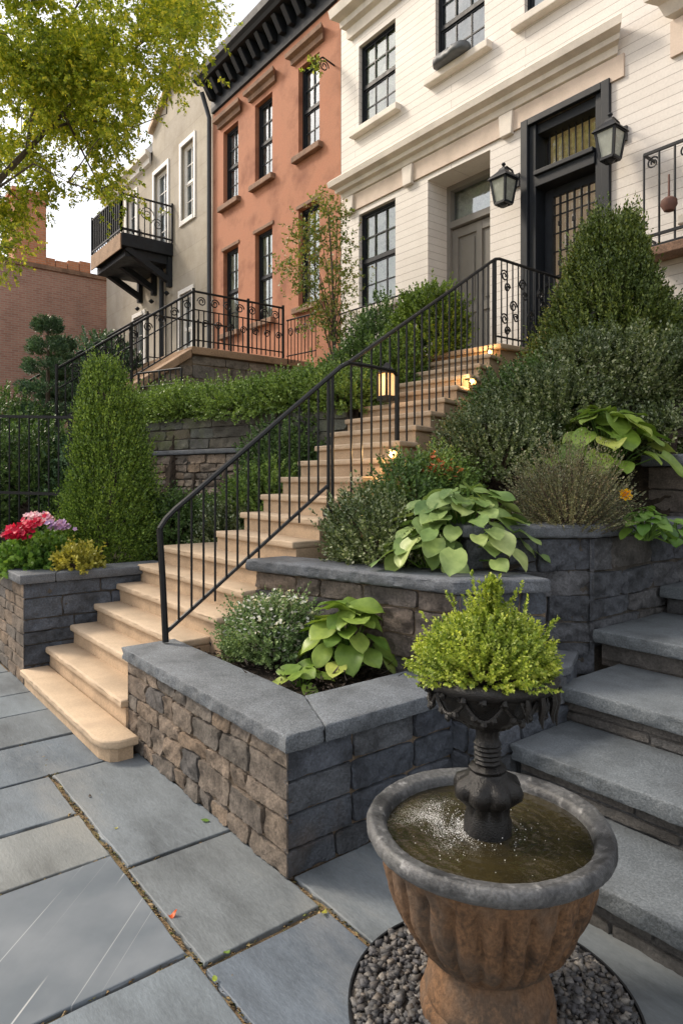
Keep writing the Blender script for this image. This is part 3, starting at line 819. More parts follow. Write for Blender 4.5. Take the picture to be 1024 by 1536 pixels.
# landing guard
for p in ((-4.86, 6.06), (-4.84, 7.40)):
    MB().tube([(p[0], p[1], 3.15), (p[0], p[1], 4.11)], .019, 8).build('post', M['iron'], t, smooth=True)
MB().tube([(-4.86, 6.1, 3.24), (-4.84, 7.4, 3.24)], .012, 6).build('bottom_rail', M['iron'], t, smooth=True)
for i in range(1, 13):
    y = 6.06 + 1.34 * i / 13
    MB().tube([(-4.85, y, 3.16), (-4.85, y, 4.11)], .0085, 6).build('baluster', M['iron'], t, smooth=True)
for k, (y, z) in enumerate(((6.22, 3.95), (6.38, 3.62), (6.22, 3.45), (6.55, 3.9), (6.72, 3.55), (6.9, 3.85), (7.1, 3.6))):
    mb = MB(); scroll(mb, (-4.85, y, z), (0, 1, 0), .07, .009, flip=1 if k % 2 else -1); mb.build('scroll', M['iron'], t, smooth=True)
    mb = MB(); scroll(mb, (-4.85, y + .05, z - .13), (0, 1, 0), .055, .009, flip=-1 if k % 2 else 1); mb.build('scroll', M['iron'], t, smooth=True)

# terrace railing
t = thing('terrace_railing', 'ornate black iron railing with scrolls round the brownstone-edged terrace', 'railing', (TX, TY, TZ))
zr = lambda y: zy(y)
for X_ in (TX, -12.5):
    MB().tube([(X_, YB, zr(YB) + .93), (X_, TY, TZ + .95), (X_, TY + .02, TZ + .95), (X_, 6.9, TZ + .95)], .022, 6).build('handrail', M['iron'], t)
    MB().tube([(X_, YB, zr(YB) + .12), (X_, TY, TZ + .12), (X_, 6.9, TZ + .12)], .014, 6).build('bottom_rail', M['iron'], t)
    for y in (YB, 4.0, TY, 6.15, 6.9):
        MB().tube([(X_, y, zr(y) - .02), (X_, y, zr(y) + 1.0)], .026, 6).build('post', M['iron'], t)
MB().tube([(TX, YB, zr(YB) + .62), (TX, TY, TZ + .64), (TX, 6.9, TZ + .64)], .012, 6).build('middle_rail', M['iron'], t)
for i in range(1, 22):
    y = TY - i * .10
    MB().tube([(TX, y, zr(y) + .12), (TX, y, zr(y) + .93)], .011, 5).build('baluster', M['iron'], t)
for i in range(1, 19):
    y = TY + i * .096
    MB().tube([(TX, y, TZ + .02), (TX, y, TZ + (.64 if i % 3 else .95))], .012, 5).build('baluster', M['iron'], t)
for i in range(1, 24):
    y = YB + i * .17
    MB().tube([(-12.5, y, zr(y) + .12), (-12.5, y, zr(y) + .93)], .011, 5).build('baluster', M['iron'], t)
for i in range(7):
    y = TY + .15 + i * .25
    mb = MB(); scroll(mb, (TX, y, TZ + .79), (0, 1, 0), .085, .011, flip=1 if i % 2 else -1)
    mb.build('scroll', M['iron'], t)
    mb = MB(); scroll(mb, (TX, y + .07, TZ + .42), (0, 1, 0), .07, .011); mb.build('scroll', M['iron'], t)
for i in range(9):
    y = TY - .12 - i * .23
    mb = MB(); scroll(mb, (TX, y, zr(y) + .78), (0, 1, 0), .08, .011, flip=1 if i % 2 else -1)
    mb.build('scroll', M['iron'], t)
# lower guard section beside the facade
t = thing('area_railing', 'low scrolled iron railing between the terrace and the climbing young tree', 'railing', (TX, 6.95, 3.6))
MB().tube([(TX + .02, 6.97, TZ + .72), (-9.55, 6.97, TZ + .68)], .016, 6).build('handrail', M['iron'], t)
MB().tube([(TX + .02, 6.97, TZ + .05), (-9.55, 6.97, TZ + .02)], .012, 6).build('bottom_rail', M['iron'], t)
for i in range(9):
    x = TX + .06 + i * .11
    MB().tube([(x, 6.97, TZ - .1), (x, 6.97, TZ + .7)], .009, 5).build('baluster', M['iron'], t)
for i in range(4):
    mb = MB(); scroll(mb, (TX + .15 + i * .23, 6.97, TZ + .48), (1, 0, 0), .09, .01, flip=1 if i % 2 else -1); mb.build('scroll', M['iron'], t)
# little railing in front of the retaining bed under the terrace
t = thing('garden_railing', 'short low iron railing in the hedge below the terrace edge', 'railing', at(235, 590, t=10.0))
q0, q1 = np.array(at(208, 560, t=10.4)), np.array(at(272, 552, t=9.9))
for a, nm in ((0, 'handrail'), (-.22, 'bottom_rail')):
    MB().tube([q0 + (0, 0, a), q1 + (0, 0, a)], .016, 6).build(nm, M['iron'], t)
for i in range(9):
    p = q0 + (q1 - q0) * i / 8; MB().tube([p + (0, 0, -.5), p], .011 if i % 4 else .02, 5).build('baluster' if i % 4 else 'post', M['iron'], t)
# window area rail of the white house
t = thing('window_railing', 'low black iron rail under the ground floor window of the white house', 'railing', (-8.5, 7.2, 4.0))
for z in (4.5, 4.2): MB().tube([(-9.3, 7.2, z), (-7.5, 7.2, z)], .014, 6).build('rail', M['iron'], t)
for i in range(13): MB().tube([(-9.3 + i * .15, 7.2, 3.9), (-9.3 + i * .15, 7.2, 4.5)], .009, 5).build('baluster', M['iron'], t)

# fence at the left
t = thing('iron_fence', 'plain black iron bar fence standing in the planter behind the pink flowers', 'fence', at(50, t=8.2, z=.8))
q0, q1 = np.array(at(-260, 620, t=8.6)), np.array(at(112, 626, t=8.2))
for z, nm in ((0, 'top_rail'), (-.95, 'middle_rail')):
    MB().bar(q0 + (0, 0, z), q1 + (0, 0, z), .03, .035).build(nm, M['iron'], t)
for i in range(26):
    p = q0 + (q1 - q0) * (i + .4) / 26
    MB().tube([p + (0, 0, -1.65), p + (0, 0, .0)], .011, 6).build('picket', M['iron'], t)
for f in (.35, .985):
    p = q0 + (q1 - q0) * f; MB().tube([p + (0, 0, -1.65), p + (0, 0, .05)], .022, 6).build('post', M['iron'], t)

# ================================================================== HOUSES
YF = 7.5


def wall_holes(mb, x0, x1, z0, z1, y, holes, reveal=.16):
    xs = sorted({x0, x1, *[h[0] for h in holes], *[h[1] for h in holes]})
    zs = sorted({z0, z1, *[h[2] for h in holes], *[h[3] for h in holes]})
    for a, b in zip(xs, xs[1:]):
        for c, d in zip(zs, zs[1:]):
            mx, mz = (a + b) / 2, (c + d) / 2
            if any(h[0] < mx < h[1] and h[2] < mz < h[3] for h in holes): continue
            mb.add([(a, y, c), (b, y, c), (b, y, d), (a, y, d)], [(0, 1, 2, 3)])
    for h in holes:
        a, b, c, d = h[:4]; q = y + (h[4] if len(h) > 4 else reveal)
        mb.add([(a, y, c), (a, q, c), (a, q, d), (a, y, d)], [(0, 1, 2, 3)])
        mb.add([(b, y, c), (b, y, d), (b, q, d), (b, q, c)], [(0, 1, 2, 3)])
        mb.add([(a, y, d), (a, q, d), (b, q, d), (b, y, d)], [(0, 1, 2, 3)])
        mb.add([(a, y, c), (b, y, c), (b, q, c), (a, q, c)], [(0, 1, 2, 3)])
    return mb


def window(par, x0, x1, z0, z1, y, frame, cols=3, rows=(2, 2), glass=None, curtain=None, fw=.032, sill=None, sx=.09, sh=.11, sd=.13, back=.035):
    """double-hung sash window set back in its reveal: frame > pane, curtain, sill"""
    mb = MB(); d = .07
    mb.box(x0, x0 + fw, y, y + d, z0, z1); mb.box(x1 - fw, x1, y, y + d, z0, z1)
    mb.box(x0 + fw, x1 - fw, y, y + d, z1 - fw, z1); mb.box(x0 + fw, x1 - fw, y, y + d, z0, z0 + fw * 1.2)
    zm = z0 + (z1 - z0) * rows[0] / sum(rows)
    mb.box(x0 + fw, x1 - fw, y + .012, y + d - .003, zm - .025, zm + .025)
    mw = .011
    for a, b, r, off in ((z0 + fw * 1.2, zm - .025, rows[0], .032), (zm + .025, z1 - fw, rows[1], .02)):
        mb.box(x0 + fw, x0 + fw + .03, y + off, y + off + .028, a, b); mb.box(x1 - fw - .03, x1 - fw, y + off, y + off + .028, a, b)
        mb.box(x0 + fw + .03, x1 - fw - .03, y + off + .002, y + off + .026, a, a + .03); mb.box(x0 + fw + .03, x1 - fw - .03, y + off + .002, y + off + .026, b - .03, b)
        for c in range(1, cols):
            x = x0 + fw + (x1 - x0 - 2 * fw) * c / cols; mb.box(x - mw, x + mw, y + off + .004, y + off + .022, a + .03, b - .03)
        for q in range(1, r):
            z = a + (b - a) * q / r; mb.box(x0 + fw + .03, x1 - fw - .03, y + off + .006, y + off + .02, z - mw, z + mw)
    w = mb.build('window', frame, par)
    e = y + .048
    link('pane', [(x0 + .01, e, z0 + .01), (x1 - .01, e, z0 + .01), (x1 - .01, e, z1 - .01), (x0 + .01, e, z1 - .01)], [(0, 1, 2, 3)], glass or M['glass'], w)
    # hanging curtain with folds
    V, Fq = [], []
    n = 40
    for i in range(n + 1):
        f = i / n; x = x0 + .005 + (x1 - x0 - .01) * f
        yy = e + back + .018 * math.sin(f * 34 + math.sin(f * 9) * 2)
        V += [(x, yy, z0 + .01), (x, yy, z1 - .01)]
        if i: Fq.append((2 * i - 2, 2 * i, 2 * i + 1, 2 * i - 1))
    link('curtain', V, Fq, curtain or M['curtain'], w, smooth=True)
    if sill:
        mb = MB(); mb.box(x0 - sx, x1 + sx, y - sd - .13, y + .01, z0 - sh, z0 - .002)
        mb.build('sill', sill, w, bevel=.012)
    return w


def moulding(prof, x0, x1, y):
    """prof: (out, z) points swept along X, returned at both ends"""
    mb = MB(); V = []
    for xe, sg in ((x0, -1), (x1, 1)):
        for o, z in prof: V.append((xe + sg * o * .8, y - o, z))
    n = len(prof)
    Fs = [(i, n + i, n + (i + 1) % n, (i + 1) % n) for i in range(n)]
    Fs += [tuple(range(n - 1, -1, -1)), tuple(range(n, 2 * n))]
    # return ends to the wall
    return mb.add(V, Fs)


# ---------------- white house
wh = thing('white_house', 'white row house with cream cornice, grey door and black door', 'house', (-5.5, YF, 2))
WX0, WX1 = -9.5, -1.2
WIN = [(-9.0, -8.06, 4.58, 6.26), (-9.0, -8.06, 7.74, 9.22), (-7.16, -6.2, 7.80, 9.3), (-5.52, -4.56, 7.80, 9.3), (-3.3, -2.3, 4.5, 6.2), (-3.5, -2.5, 7.8, 9.3)]
GD = (-7.32, -6.1, 3.15, 6.28, .52); BD = (-5.46, -4.36, 3.15, 6.36, .22)
mb = wall_holes(MB(), WX0, WX1, 1.5, 11.9, YF, WIN + [GD, BD])
mb.add([(WX0, YF, 1.5), (WX0, 16, 1.5), (WX0, 16, 11.9), (WX0, YF, 11.9)], [(0, 3, 2, 1)])
mb.add([(WX1, YF, 1.5), (WX1, 16, 1.5), (WX1, 16, 11.9), (WX1, YF, 11.9)], [(0, 1, 2, 3)])
mb.add([(WX0, 16, 1.5), (WX1, 16, 1.5), (WX1, 16, 11.9), (WX0, 16, 11.9)], [(0, 3, 2, 1)])
mb.build('wall', M['white_siding'], wh)
mb = MB(); mb.box(WX0 - .02, WX1, YF - .1, 16, 11.9, 12.05); mb.build('roof', M['roof_slate'], wh)
moulding([(0, 11.3), (.12, 11.35), (.2, 11.6), (.42, 11.7), (.45, 11.9), (0, 11.898)], WX0 + .4, WX1 - .4, YF - .002).build('roof_cornice', M['white_trim'], wh)
for i, w in enumerate(WIN):
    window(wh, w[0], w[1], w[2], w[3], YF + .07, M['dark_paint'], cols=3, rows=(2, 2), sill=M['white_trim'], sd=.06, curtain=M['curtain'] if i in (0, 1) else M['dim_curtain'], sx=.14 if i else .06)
# main cornice over the doors
moulding([(0, 6.64), (.05, 6.66), (.07, 6.74), (.14, 6.76), (.15, 6.82), (.24, 6.86), (.26, 6.95), (.22, 6.99), (0, 7.0)], -9.38, -4.2, YF - .002).build('cornice', M['white_trim'], wh)
mb = MB(); mb.box(-9.48, -4.1, YF - .03, YF + .005, 6.365, 6.638); mb.build('frieze', M['peach_trim'], wh)
for x in (-9.2, -7.72, -5.78):
    mb = MB(); mb.prism([(x - .12, YF - .075), (x + .12, YF - .075), (x + .12, YF), (x - .12, YF)], 6.33, 6.636)
    mb.v = [(x + (v[0] - x) * (.8 if v[2] < 6.4 else 1.0), v[1], v[2]) for v in mb.v]
    mb.build('keystone', M['white_trim'], wh, bevel=.01)
moulding([(0, 6.7), (.1, 6.74), (.16, 6.86), (.28, 6.9), (.3, 7.0), (0, 7.02)], -3.5, -2.0, YF - .002).build('cornice', M['white_trim'], wh)
mb = MB(); mb.box(-3.55, -2.0, YF - .04, YF + .005, 6.3, 6.698); mb.build('frieze', M['peach_trim'], wh)
moulding([(0, 9.42), (.06, 9.44), (.08, 9.6), (.16, 9.64), (.17, 9.74), (.3, 9.8), (.33, 9.95), (0, 9.98)], WX0 + .3, WX1, YF - .002).build('belt_course', M['white_trim'], wh)
# grey door
mb = MB(); y = YF + .52
x0, x1 = GD[0], GD[1]
mb.box(x0, x0 + .07, y - .09, y + .04, 3.15, 6.28); mb.box(x1 - .07, x1, y - .09, y + .04, 3.15, 6.28); mb.box(x0 + .07, x1 - .07, y - .09, y + .04, 6.2, 6.28); mb.box(x0 + .07, x1 - .07, y - .10, y + .05, 5.60, 5.70)
fr = mb.build('door_frame', M['door_grey'], wh)
link('transom_pane', [(x0 + .06, y + .01, 5.7), (x1 - .06, y + .01, 5.7), (x1 - .06, y + .01, 6.21), (x0 + .06, y + .01, 6.21)], [(0, 1, 2, 3)], M['bright_glass'], fr)
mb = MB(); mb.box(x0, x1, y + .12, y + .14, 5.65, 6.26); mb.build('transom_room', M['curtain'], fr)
mb = MB(); a, b = x0 + .07, x1 - .07
mb.box(a, b, y + .0, y + .04, 3.16, 5.598)
st = .11
for xx in (a, (a + b) / 2 - st / 2, b - st): mb.box(xx, xx + st, y - .035, y - .001, 3.18, 5.58)
for z0, z1 in ((3.18, 3.4), (4.2, 4.33), (5.44, 5.58)):
    mb.box(a + st, (a + b) / 2 - st / 2, y - .032, y - .001, z0, z1); mb.box((a + b) / 2 + st / 2, b - st, y - .032, y - .001, z0, z1)
dr = mb.build('door', M['door_grey'], wh, bevel=.006)
for xa, xb in ((a + st, (a + b) / 2 - st / 2), ((a + b) / 2 + st / 2, b - st)):
    mb = MB(); mb.box(xa + .05, xb - .05, y - .02, y - .002, 4.39, 5.38); mb.box(xa + .05, xb - .05, y - .02, y - .002, 3.46, 4.14)
    mb.build('panel', M['door_grey'], dr, bevel=.012)
mb = MB(); mb.tube([(b - .06, y - .09, 4.15), (b - .06, y - .035, 4.15)], [.025, .012], 10); mb.build('door_knob', M['old_iron'], dr)
# black door with glazed, iron-barred leaf
x0, x1 = BD[0], BD[1]; y = YF + .2
mb = MB()
mb.box(x0 - .09, x0 + .02, YF - .05, YF + .02, 3.15, 6.42); mb.box(x1 - .02, x1 + .09, YF - .05, YF + .02, 3.15, 6.42); mb.box(x0 + .02, x1 - .02, YF - .05, YF + .02, 6.33, 6.42)
mb.box(x0 + .02, x0 + .12, YF + .0, y + .06, 3.15, 6.328); mb.box(x1 - .12, x1 - .02, YF + .0, y + .06, 3.15, 6.328); mb.box(x0 + .12, x1 - .12, YF + .04, y + .06, 6.2, 6.328)
mb.box(x0 + .12, x1 - .12, YF - .02, y + .06, 5.48, 5.62); mb.box(x0 + .121, x1 - .121, YF - .06, YF + .08, 5.62, 5.68)
fr = mb.build('door_frame', M['dark_paint'], wh, bevel=.008)
link('transom_pane', [(x0 + .12, y, 5.69), (x1 - .12, y, 5.69), (x1 - .12, y, 6.2), (x0 + .12, y, 6.2)], [(0, 1, 2, 3)], M['glass'], fr)
mb = MB()
for i in range(1, 9): xx = x0 + .12 + (x1 - x0 - .24) * i / 9; mb.box(xx - .006, xx + .006, y - .03, y - .01, 5.69, 6.2)
mb.build('transom_bars', M['dark_paint'], fr)
mb = MB(); mb.box(x0 + .13, x1 - .13, y + .10, y + .12, 5.55, 6.27); mb.build('transom_room', plain('amber_room', (.36, .29, .17), rough=.9, var=.85, sc=14, bump=0, em=((1, .66, .25), .07)), fr)
a, b = x0 + .12, x1 - .12
mb = MB(); mb.box(a, a + .14, y, y + .05, 3.17, 5.478); mb.box(b - .1, b, y, y + .05, 3.17, 5.478); mb.box(a + .14, b - .1, y, y + .05, 5.36, 5.478); mb.box(a + .14, b - .1, y, y + .05, 3.17, 3.75)
dr = mb.build('door', M['dark_paint'], wh, bevel=.006)
link('pane', [(a + .13, y + .03, 3.74), (b - .09, y + .03, 3.74), (b - .09, y + .03, 5.37), (a + .13, y + .03, 5.37)], [(0, 1, 2, 3)], M['glass'], dr)
mb = MB(); mb.box(a + .02, b - .02, y + .16, y + .18, 3.3, 5.45); mb.build('room_glow', M['warm_room'], dr)
mb = MB(); ga, gb = a + .14, b - .1
for i in range(0, 7):
    xx = ga + (gb - ga) * i / 6; mb.box(xx - .009, xx + .009, y - .02, y + .012, 3.75, 5.36)
for z in (4.0, 4.3, 4.62, 4.86, 5.1, 5.24): mb.box(ga, gb, y - .014, y + .006, z - .008, z + .008)
for i in (1, 3, 5):
    xx = ga + (gb - ga) * i / 6
    for z in (4.15, 4.46, 4.98): mb.box(xx - .022, xx + .022, y - .026, y - .006, z - .03, z + .03)
mb.build('iron_grille', M['iron'], dr)
mb = MB(); mb.tube([(a + .07, y - .07, 4.2), (a + .07, y, 4.2)], [.028, .014], 10); mb.build('door_knob', M['old_iron'], dr)

# things on the white facade


def lantern(px, top, bot, label, yy=YF - .28):
    c = at(px, Y=yy); t_ = yy / ((px - 512) / FOC * SA + CA)
    zt_, zb = EYE + (HZ - top) / FOC * t_, EYE + (HZ - bot) / FOC * t_
    H = zt_ - zb; w = H * .215; cx, cy = c[0], c[1]
    t = thing('wall_lantern', label, 'lantern', (cx, cy, zb), 'lanterns on the white facade')

    def fr(h0, w0, h1, w1):
        return [(cx + i * w0, cy + j * w0, zb + h0 * H) for j in (-1, 1) for i in (-1, 1)], [(cx + i * w1, cy + j * w1, zb + h1 * H) for j in (-1, 1) for i in (-1, 1)]
    lo, hi = fr(.06, w * .62, .60, w * .95)
    Q = [(0, 1, 5, 4), (1, 3, 7, 5), (3, 2, 6, 7), (2, 0, 4, 6)]
    link('glass', lo + hi, Q, M['pane_frost'], t)
    mb = MB()
    for p, q in zip(lo, hi): mb.bar(p, q, .028)
    for rg in (lo, hi):
        for i, j in ((0, 1), (1, 3), (3, 2), (2, 0)): mb.bar(rg[i], rg[j], .03)
    mid = [lerp(a_, b_, .99) for a_, b_ in zip(lo, hi)]
    mb.build('cage', M['dark_paint'], t)
    a_, b_ = fr(.60, w * 1.22, .66, w * 1.05); c_, d_ = fr(.80, w * .42, .86, w * .30)
    mb = MB(); mb.add(a_ + b_ + c_ + d_, [(0, 2, 3, 1)] + [tuple(k + o for k in q) for o in (0, 4, 8) for q in Q] + [(12, 13, 15, 14)])
    mb.build('roof', M['dark_paint'], t)
    mb = MB(); mb.lathe((cx, cy, zb), [(w * .1, .84 * H), (w * .22, .88 * H), (w * .1, .91 * H), (w * .24, .95 * H), (w * .16, .985 * H), (.002, H)], 10); mb.build('finial', M['dark_paint'], t, smooth=True)
    mb = MB(); mb.lathe((cx, cy, zb), [(w * .3, 0), (w * .62, .03 * H), (w * .62, .06 * H)], 4); mb.build('base', M['dark_paint'], t)
    mb = MB(); mb.tube([(cx, cy, zb + .84 * H), (cx, cy + .06, zb + .93 * H), (cx, cy + .18, zb + .90 * H), (cx, YF - .03, zb + .72 * H)], .014, 6); mb.box(cx - .06, cx + .06, YF - .03, YF - .003, zb + .55 * H, zb + .85 * H)
    mb.build('bracket', M['dark_paint'], t)
    mb = MB(); mb.lathe((cx, cy, zb), [(.012, .08 * H), (.03, .2 * H), (.03, .38 * H), (.005, .45 * H)], 8); mb.build('bulb', M['white_paint'], t, smooth=True)


lantern(755, 243, 309, 'small black wall lantern with frosted panes between the grey door and the black door')
lantern(915, 168, 243, 'bigger black wall lantern to the right of the black door')
# rolled cloth on the sill
c0, c1 = np.array(at(652, 102, Y=YF - .14)), np.array(at(702, 66, Y=YF - .14))
pts = [c0 + (c1 - c0) * f + np.array((0, 0, .015 * math.sin(f * 7))) for f in np.linspace(0, 1, 14)]
mb = MB(); mb.tube(pts, [.04, .10, .125, .13, .12, .125, .13, .122, .125, .13, .125, .12, .10, .05], 14)
V = np.array(mb.v); V += (fbm(V, 11) * .030)[:, None] * np.array((0, -1, .6)); V[:, 2] = np.maximum(V[:, 2], 7.80)
tag(link('cloth_roll', V, mb.f, M['cloth'], smooth=True, sharp=180), 'grey bundled cloth lying on an upper window sill of the white house', 'cloth')
# window guard at the right edge
t = thing('window_guard', 'black iron window guard with upright bars on the white wall at the right edge', 'window guard', (-3.0, YF - .3, 4.0))
mb = MB(); g0, g1, gy = -3.74, -2.2, YF - .25
for z in (4.18, 4.3, 5.22): mb = MB(); mb.bar((g0, gy, z), (g1, gy, z), .03); mb.bar((g0, gy, z), (g0, YF, z), .024); mb.build('rail', M['iron'], t)
for i in range(9): MB().tube([(g0 + i * .17, gy, 4.18), (g0 + i * .17, gy, 5.22)], .013, 6).build('bar', M['iron'], t)
for i in range(4): mb = MB(); scroll(mb, (g0 + .1 + i * .36, gy, 5.1), (1, 0, 0), .07, .01); mb.build('scroll', M['iron'], t)
mb = MB(); mb.box(g0 - .05, g1 + .05, gy - .04, YF - .003, 4.06, 4.165); mb.build('shelf', M['brownstone'], t, bevel=.01)
cb = at(1003, 306, Y=gy - .06)
mb = MB(); mb.lathe(cb, [(.002, -.085), (.05, -.07), (.085, -.01), (.08, .045), (.04, .075), (.012, .085), (.010, .32)], 14)
tag(mb.build('hanging_ball', M['rust_ball'], smooth=True), 'rusty round ornament hanging on the iron window guard', 'ornament')

# ---------------- red house
rh = thing('red_house', 'terracotta red stucco row house with black bracketed cornice', 'house', (-12, YF, 2))
RX0, RX1 = -14.5, -9.535
RC = (-13.63, -12.2, -10.54); RW = .35
RWIN = [(c - RW, c + RW, 8.0, 9.75) for c in RC] + [(c - RW, c + RW, 5.0, 6.95) for c in RC]
mb = wall_holes(MB(), RX0, RX1, 1.5, 10.9, YF + .02, RWIN, .2)
for xx in (RX0,): mb.add([(xx, YF + .02, 1.5), (xx, 16, 1.5), (xx, 16, 10.9), (xx, YF + .02, 10.9)], [(0, 3, 2, 1)])
mb.add([(RX0, 16, 1.5), (RX1, 16, 1.5), (RX1, 16, 10.9), (RX0, 16, 10.9)], [(0, 3, 2, 1)])
mb.build('wall', M['red_stucco'], rh)
mb = MB(); mb.box(RX0, RX1, YF + .02, 16, 10.9, 11.0); mb.build('roof', M['roof_slate'], rh)
for i, w in enumerate(RWIN):
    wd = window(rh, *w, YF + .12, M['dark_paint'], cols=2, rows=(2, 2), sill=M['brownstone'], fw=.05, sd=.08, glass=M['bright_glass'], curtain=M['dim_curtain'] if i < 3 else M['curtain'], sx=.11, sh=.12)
    if i < 3:
        moulding([(0, 9.86), (.06, 9.88), (.07, 9.98), (.15, 10.02), (.16, 10.10), (0, 10.13)], w[0] - .14, w[1] + .14, YF + .018).build('hood', M['brownstone'], rh)
    else:
        mb = MB(); mb.box(w[0] - .06, w[1] + .06, YF - .005, YF + .03, 6.955, 7.03); mb.build('lintel', M['brownstone'], rh, bevel=.008)
moulding([(0, 10.38), (.05, 10.4), (.06, 10.5), (0, 10.505)], RX0 + .05, RX1 - .1, YF + .018).build('frieze', M['dark_paint'], rh)
moulding([(0, 10.92), (.40, 10.94), (.44, 11.0), (.5, 11.06), (.52, 11.2), (0, 11.23)], RX0 + .3, RX1 - .5, YF + .018).build('cornice', M['dark_paint'], rh)
mb = MB(); mb.box(RX0, RX1, YF - .03, YF + .019, 10.51, 10.918); mb.build('cornice_board', M['dark_paint'], rh)
for i in range(15):
    x = RX0 + .18 + i * .335
    mb = MB(); mb.prism([(x - .065, YF - .33), (x + .065, YF - .33), (x + .065, YF - .032), (x - .065, YF - .032)], 10.62, 10.918)
    mb.v = [(v[0], YF - .14, v[2]) if k in (0, 1) else v for k, v in enumerate(mb.v)]
    mb.build('bracket', M['dark_paint'], rh, bevel=.01)
mb = MB(); mb.tube([(RX0 - .02, YF - .07, 2.5), (RX0 - .02, YF - .07, 10.3), (RX0 + .05, YF - .3, 10.8)], .055, 10); mb.build('downspout', plain('blue_black_pipe', (.035, .042, .055), rough=.45), rh, smooth=True)
hk = at(497, 108, Y=YF - .05)
mb = MB(); mb.tube([(hk[0], YF + .02, hk[2] + .15), (hk[0], YF - .25, hk[2] + .2), (hk[0], YF - .38, hk[2] + .1)], .016, 6); scroll(mb, (hk[0], YF - .22, hk[2] + .05), (0, 1, 0), .11, .012)
mb.build('wall_hook', M['iron'], rh)

# ---------------- grey house
gh = thing('grey_house', 'grey stucco row house with white window trim and an iron balcony', 'house', (-18, YF, 2))
GX0, GX1 = -22.0, -14.56
GWIN = [(-16.28, -15.55, 8.35, 10.3), (-18.05, -17.15, 7.98, 10.2), (-20.2, -19.4, 7.98, 10.2), (-16.35, -15.65, 4.6, 6.45), (-19.6, -18.8, 4.4, 6.45)]
mb = wall_holes(MB(), GX0, GX1, 1.5, 10.7, YF + .04, GWIN, .14)
mb.add([(-18.2, YF + .04, 10.7), (GX1, YF + .04, 10.7), (GX1, YF + .04, 11.35), (-16.3, YF + .04, 12.5), (-18.2, YF + .04, 11.4)], [(0, 1, 2, 3, 4)])
mb.add([(GX1, YF + .04, 1.5), (GX1, 16, 1.5), (GX1, 16, 11.35), (GX1, YF + .04, 11.35)], [(0, 1, 2, 3)])
mb.add([(GX0, YF + .04, 1.5), (GX0, 16, 1.5), (GX0, 16, 10.7), (GX0, YF + .04, 10.7)], [(0, 3, 2, 1)])
mb.build('wall', M['grey_stucco'], gh)
mb = MB()
mb.add([(GX1, YF - .1, 11.36), (-16.3, YF - .1, 12.53), (-18.2, YF - .1, 11.41), (GX1, 16, 11.36), (-16.3, 16, 12.53), (-18.2, 16, 11.41), (GX1, YF - .1, 11.5), (-16.3, YF - .1, 12.68), (-18.2, YF - .1, 11.55), (GX1, 16, 11.5), (-16.3, 16, 12.68), (-18.2, 16, 11.55)],
       [(0, 1, 7, 6), (1, 2, 8, 7), (6, 7, 10, 9), (7, 8, 11, 10), (0, 3, 4, 1), (1, 4, 5, 2), (2, 5, 11, 8), (0, 6, 9, 3)])
mb.build('gable_roof', stone('tan_eaves', [(.42, .31, .21), (.5, .38, .27)], isl=False), gh)
mb = MB(); mb.add([(GX0, YF + .0, 10.9), (-18.2, YF + .0, 10.9), (-18.2, YF + .9, 12.3), (GX0, YF + .9, 12.3), (GX0, 16, 12.4), (-18.2, 16, 12.4)], [(0, 1, 2, 3), (3, 2, 5, 4)])
mb.build('mansard_roof', M['roof_slate'], gh)
moulding([(0, 10.6), (.08, 10.63), (.1, 10.75), (.24, 10.8), (.26, 10.92), (0, 10.95)], GX0 + .1, -18.3, YF + .038).build('cornice', M['white_paint'], gh)
for i, w in enumerate(GWIN):
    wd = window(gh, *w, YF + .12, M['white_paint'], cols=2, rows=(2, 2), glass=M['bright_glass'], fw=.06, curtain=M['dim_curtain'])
    x0, x1, z0, z1 = w; y = YF + .04
    mb = MB(); mb.box(x0 - .1, x0, y - .035, y + .03, z0 - .12, z1 + .12); mb.box(x1, x1 + .1, y - .035, y + .03, z0 - .12, z1 + .12)
    mb.box(x0, x1, y - .035, y + .03, z1, z1 + .12); mb.box(x0, x1, y - .05, y + .03, z0 - .12, z0)
    mb.build('trim', M['white_paint'], wd, bevel=.006)
# balcony
bx0, bx1, by, bz = -19.1, -16.8, 6.14, 7.94
mb = MB(); mb.box(bx0, bx1, by, YF + .04, bz - .34, bz); bal = mb.build('balcony', M['dark_paint'], gh, bevel=.02)
mb = MB(); mb.box(bx0 - .02, bx1 - .02, by - .03, by - .003, bz - .43, bz - .03); mb.build('front_board', M['brown_coping'], bal)
mb = MB()
for p, q in (((bx0, by, 0), (bx1, by, 0)), ((bx1, by, 0), (bx1, YF, 0)), ((bx0, by, 0), (bx0, YF, 0))):
    for z in (.08, .98): mb.bar((p[0], p[1], bz + z), (q[0], q[1], bz + z), .04)
    n = max(4, int(math.dist(p, q) / .15))
    for i in range(n + 1):
        c = lerp(p, q, i / n); mb.bar((c[0], c[1], bz), (c[0], c[1], bz + (1.06 if i in (0, n) else .98)), .05 if i in (0, n) else .022)
scroll(mb, (bx1, 6.8, bz + .6), (0, 1, 0), .2, .012); scroll(mb, (bx1, 7.1, bz + .4), (0, 1, 0), .16, .012, flip=-1)
mb.build('railing', M['iron'], bal)
mb = MB(); mb.box(bx0 + .03, bx1 - .04, by + .025, by + .035, bz + .1, bz + .96)
for i in range(46): x = bx0 + .05 + i * .049; mb.bar((x, by + .018, bz + .1), (x, by + .018, bz + .96), .012)
mb.build('mesh_screen', plain('dark_mesh', (.05, .05, .045), rough=.8, var=.5, sc=40), bal)
